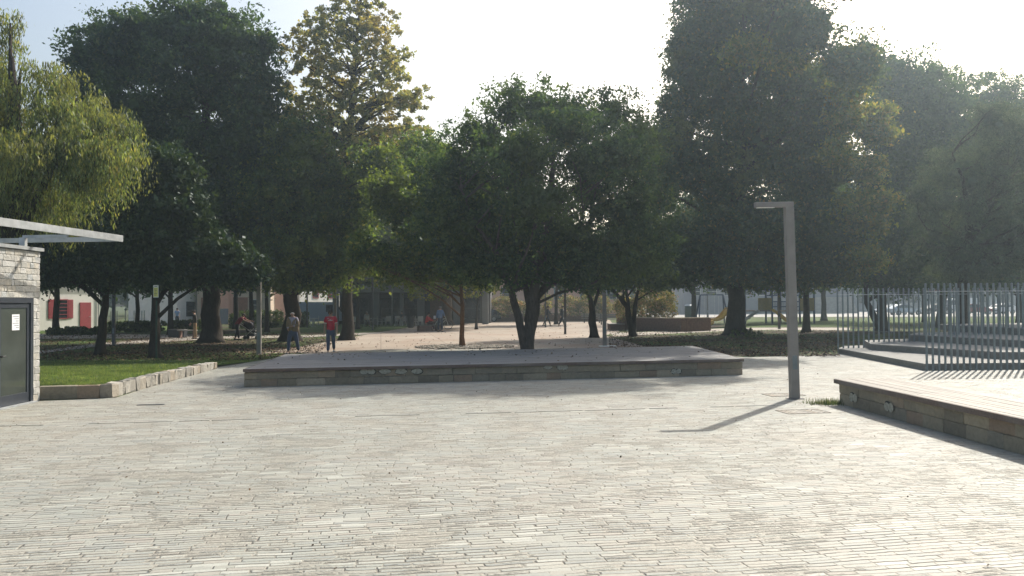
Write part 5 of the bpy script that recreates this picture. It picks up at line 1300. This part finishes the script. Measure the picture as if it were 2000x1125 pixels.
m = MB(); m.box(j['hd'] + Vector((0, -.10, .06)), (.13, .12, .015), bev=.004); m.ball(j['hd'] + Vector((0, 0, .07)), .112, 10, 6, (.95, 1, .62)); m.build('cap', cloth((.03, .03, .03)), t)
t, j = person('person in a dark red top bending forward to push a stroller', G(463, 664), face(1, -.1), 1.68, lean=38, legs=((16, 3, 6), (-6, 3, -20)), arms=((58, 3, 72, 2), (62, 3, 76, 2)), shirt=(.22, .035, .055), pants=(.02, .02, .025), hair=(.05, .035, .03), bulk=1.05)
person('distant walker in a light blue shirt on the sunlit lawn at the left', G(346, 636), face(-.3, 1), 1.74, legs=((14, 2, 6), (-14, 2, -26)), arms=((-12, 8, -4, 4), (14, 8, 24, 4)), shirt=(.18, .26, .46), pants=(.03, .04, .07), hair=(.03, .02, .015))
t, j = person('man in a red shirt sitting on the stone block bench', G(833, 646), face(1, -.15), 1.76, lean=14, legs=((84, 5, -6), (80, 6, 18)), arms=((30, 6, 70, -6), (36, 6, 76, -8)), shirt=(.58, .05, .04), pants=(.07, .035, .03), hair=(.04, .03, .02), sleeve='long', shoes=(.05, .03, .025))
person('man in a blue shirt standing with his back turned beside the bench', G(860, 647.8), face(.25, 1), 1.80, legs=((3, 4, 0), (-3, 4, -3)), arms=((30, 6, 62, -10), (-4, 8, 14, 3)), shirt=(.10, .17, .32), pants=(.04, .055, .09), hair=(.18, .17, .16), sleeve='long', bulk=1.05)
person('walker in dark clothes striding right before the brick planter', G(1069, 637), face(1, -.2), 1.78, lean=5, legs=((24, 2, 14), (-20, 2, -34)), arms=((-16, 6, -2, 3), (26, 6, 62, 2)), shirt=(.025, .028, .035), pants=(.03, .035, .045), hair=(.03, .02, .015), sleeve='long')
person('second dark walker half hidden by the lamp post before the planter', G(1098, 638), face(1, -.4), 1.78, lean=3, legs=((20, 2, 12), (-18, 2, -30)), arms=((-14, 6, 0, 3), (24, 6, 66, 2)), shirt=(.02, .022, .03), pants=(.025, .028, .035), hair=(.02, .015, .01), sleeve='long')
person('person in pale clothes sitting on a white chair under the arcade', XD(716, 74), face(.4, -1), 1.7, lean=4, legs=((82, 5, -2), (80, 6, 6)), arms=((20, 8, 60, -10), (24, 8, 64, -10)), shirt=(.42, .42, .44), pants=(.10, .10, .13), hair=(.35, .33, .30), skin=SKINW)
person('dark seated figure at a white table under the arcade', XD(786, 75.5), face(-.6, -1), 1.72, lean=8, legs=((82, 5, -2), (80, 6, 6)), arms=((24, 8, 64, -10), (26, 8, 66, -10)), shirt=(.10, .10, .12), pants=(.05, .05, .06), hair=(.1, .09, .08))

# stroller
t = thing('stroller', 'dark baby stroller with pale frame tubes pushed along the shaded path', 'stroller', G(492, 663), rad(0))
x0, y0 = 0, 0
m = MB()
for y in (-.24, .24): m.tube([(-.78, y, 1.02), (-.35, y, .72), (.32, y, .22)], [.016] * 3, 6); m.tube([(-.30, y, .20), (.0, y, .48), (.18, y, .62)], [.016] * 3, 6)
m.tube([(-.78, -.24, 1.02), (-.78, .24, 1.02)], [.018] * 2, 6); m.tube([(-.3, -.24, .2), (-.3, .24, .2)], [.014] * 2, 6); m.build('frame', M['galv'], t)
m = MB(); m.box((0, 0, .47), (.5, .40, .1), bev=.02); m.beam((-.22, 0, .48), (-.38, 0, .92), .40, .06); m.build('seat', M['black'], t)
m = MB(); m.ball((-.20, 0, .82), .30, 10, 6, (1, .75, .8)); m.build('hood', cloth((.03, .03, .045)), t, smooth=True)
m = MB(); m.box((-.02, 0, .27), (.42, .36, .16), taper=1.1, bev=.02); m.build('basket', M['darksteel'], t)
for x in (-.32, .36):
    for y in (-.26, .26): m = MB(); m.wheel((x, y, .11), .11, .04, (0, 1, 0), 14); m.build('wheel', M['rubber'], t)
# bicycle behind the two men on the right of the litter bin
t = thing('bicycle', 'pale framed bicycle parked behind the standing man in blue', 'bicycle', G(862, 643.5), rad(4))
def ring(m, c, R, r, seg=20):
    c = Vector(c); P = [c + Vector((math.cos(2 * math.pi * k / seg) * R, 0, math.sin(2 * math.pi * k / seg) * R)) for k in range(seg + 1)]; m.tube(P, [r] * (seg + 1), 6, cap=False)
for x in (-.52, .52):
    m = MB(); ring(m, (x, 0, .34), .33, .02); w_ = m.build('wheel', M['rubber'], t); m = MB(); ring(m, (x, 0, .34), .305, .009)
    for k in range(12): m.tube([(x, 0, .34), (x + math.cos(k * math.pi / 6) * .3, 0, .34 + math.sin(k * math.pi / 6) * .3)], [.003] * 2, 4)
    m.build('rim', M['galv'], w_)
m = MB()
for a, b in (((-.52, 0, .34), (-.08, 0, .30)), ((-.52, 0, .34), (-.20, 0, .80)), ((-.08, 0, .30), (-.20, 0, .84)), ((-.08, 0, .30), (.34, 0, .74)), ((-.19, 0, .76), (.33, 0, .82)), ((.52, 0, .34), (.32, 0, .95))): m.tube([a, b], [.02, .02], 8)
m.build('frame', M['chair'], t)
m = MB(); m.box((-.21, 0, .88), (.26, .14, .05), taper=.8, bev=.015); m.build('saddle', M['black'], t)
m = MB(); m.tube([(.28, -.26, 1.0), (.34, -.12, 1.02), (.34, .12, 1.02), (.28, .26, 1.0)], [.013] * 4, 8); m.build('handlebar', M['galv'], t)
t = thing('paper_bag', 'small white paper held up between the seated man and the man in blue', 'paper', G(849, 645.5)); m = MB(); m.box((0, 0, .98), (.17, .05, .24), taper=.9, bev=.01); m.build('sheet', M['paper'], t)
m = MB(); m.cyl((0, 0, 0), .02, .86, 6); m.build('stand', M['darksteel'], t)

# ------------------------------------------------------------------ haze volume added to imitate a lens flare veil
if HAZE_D > 0:
    hb = NT('flare_haze_volume'); pv = hb.n('ShaderNodeVolumePrincipled'); pv.inputs['Color'].default_value = (0.70, 0.87, 1.0, 1); pv.inputs['Density'].default_value = HAZE_D
    pv.inputs['Anisotropy'].default_value = HAZE_G; hb.l(pv.outputs[0], hb.out.inputs['Volume'])
    m = MB(); m.box((0, 0, 0), (460, 300, 32)); hz = m.build('flare_haze', hb.m, None); hz.location = (0, 120, 15); tag(hz, kind='stuff')
    hz.display_type = 'WIRE'
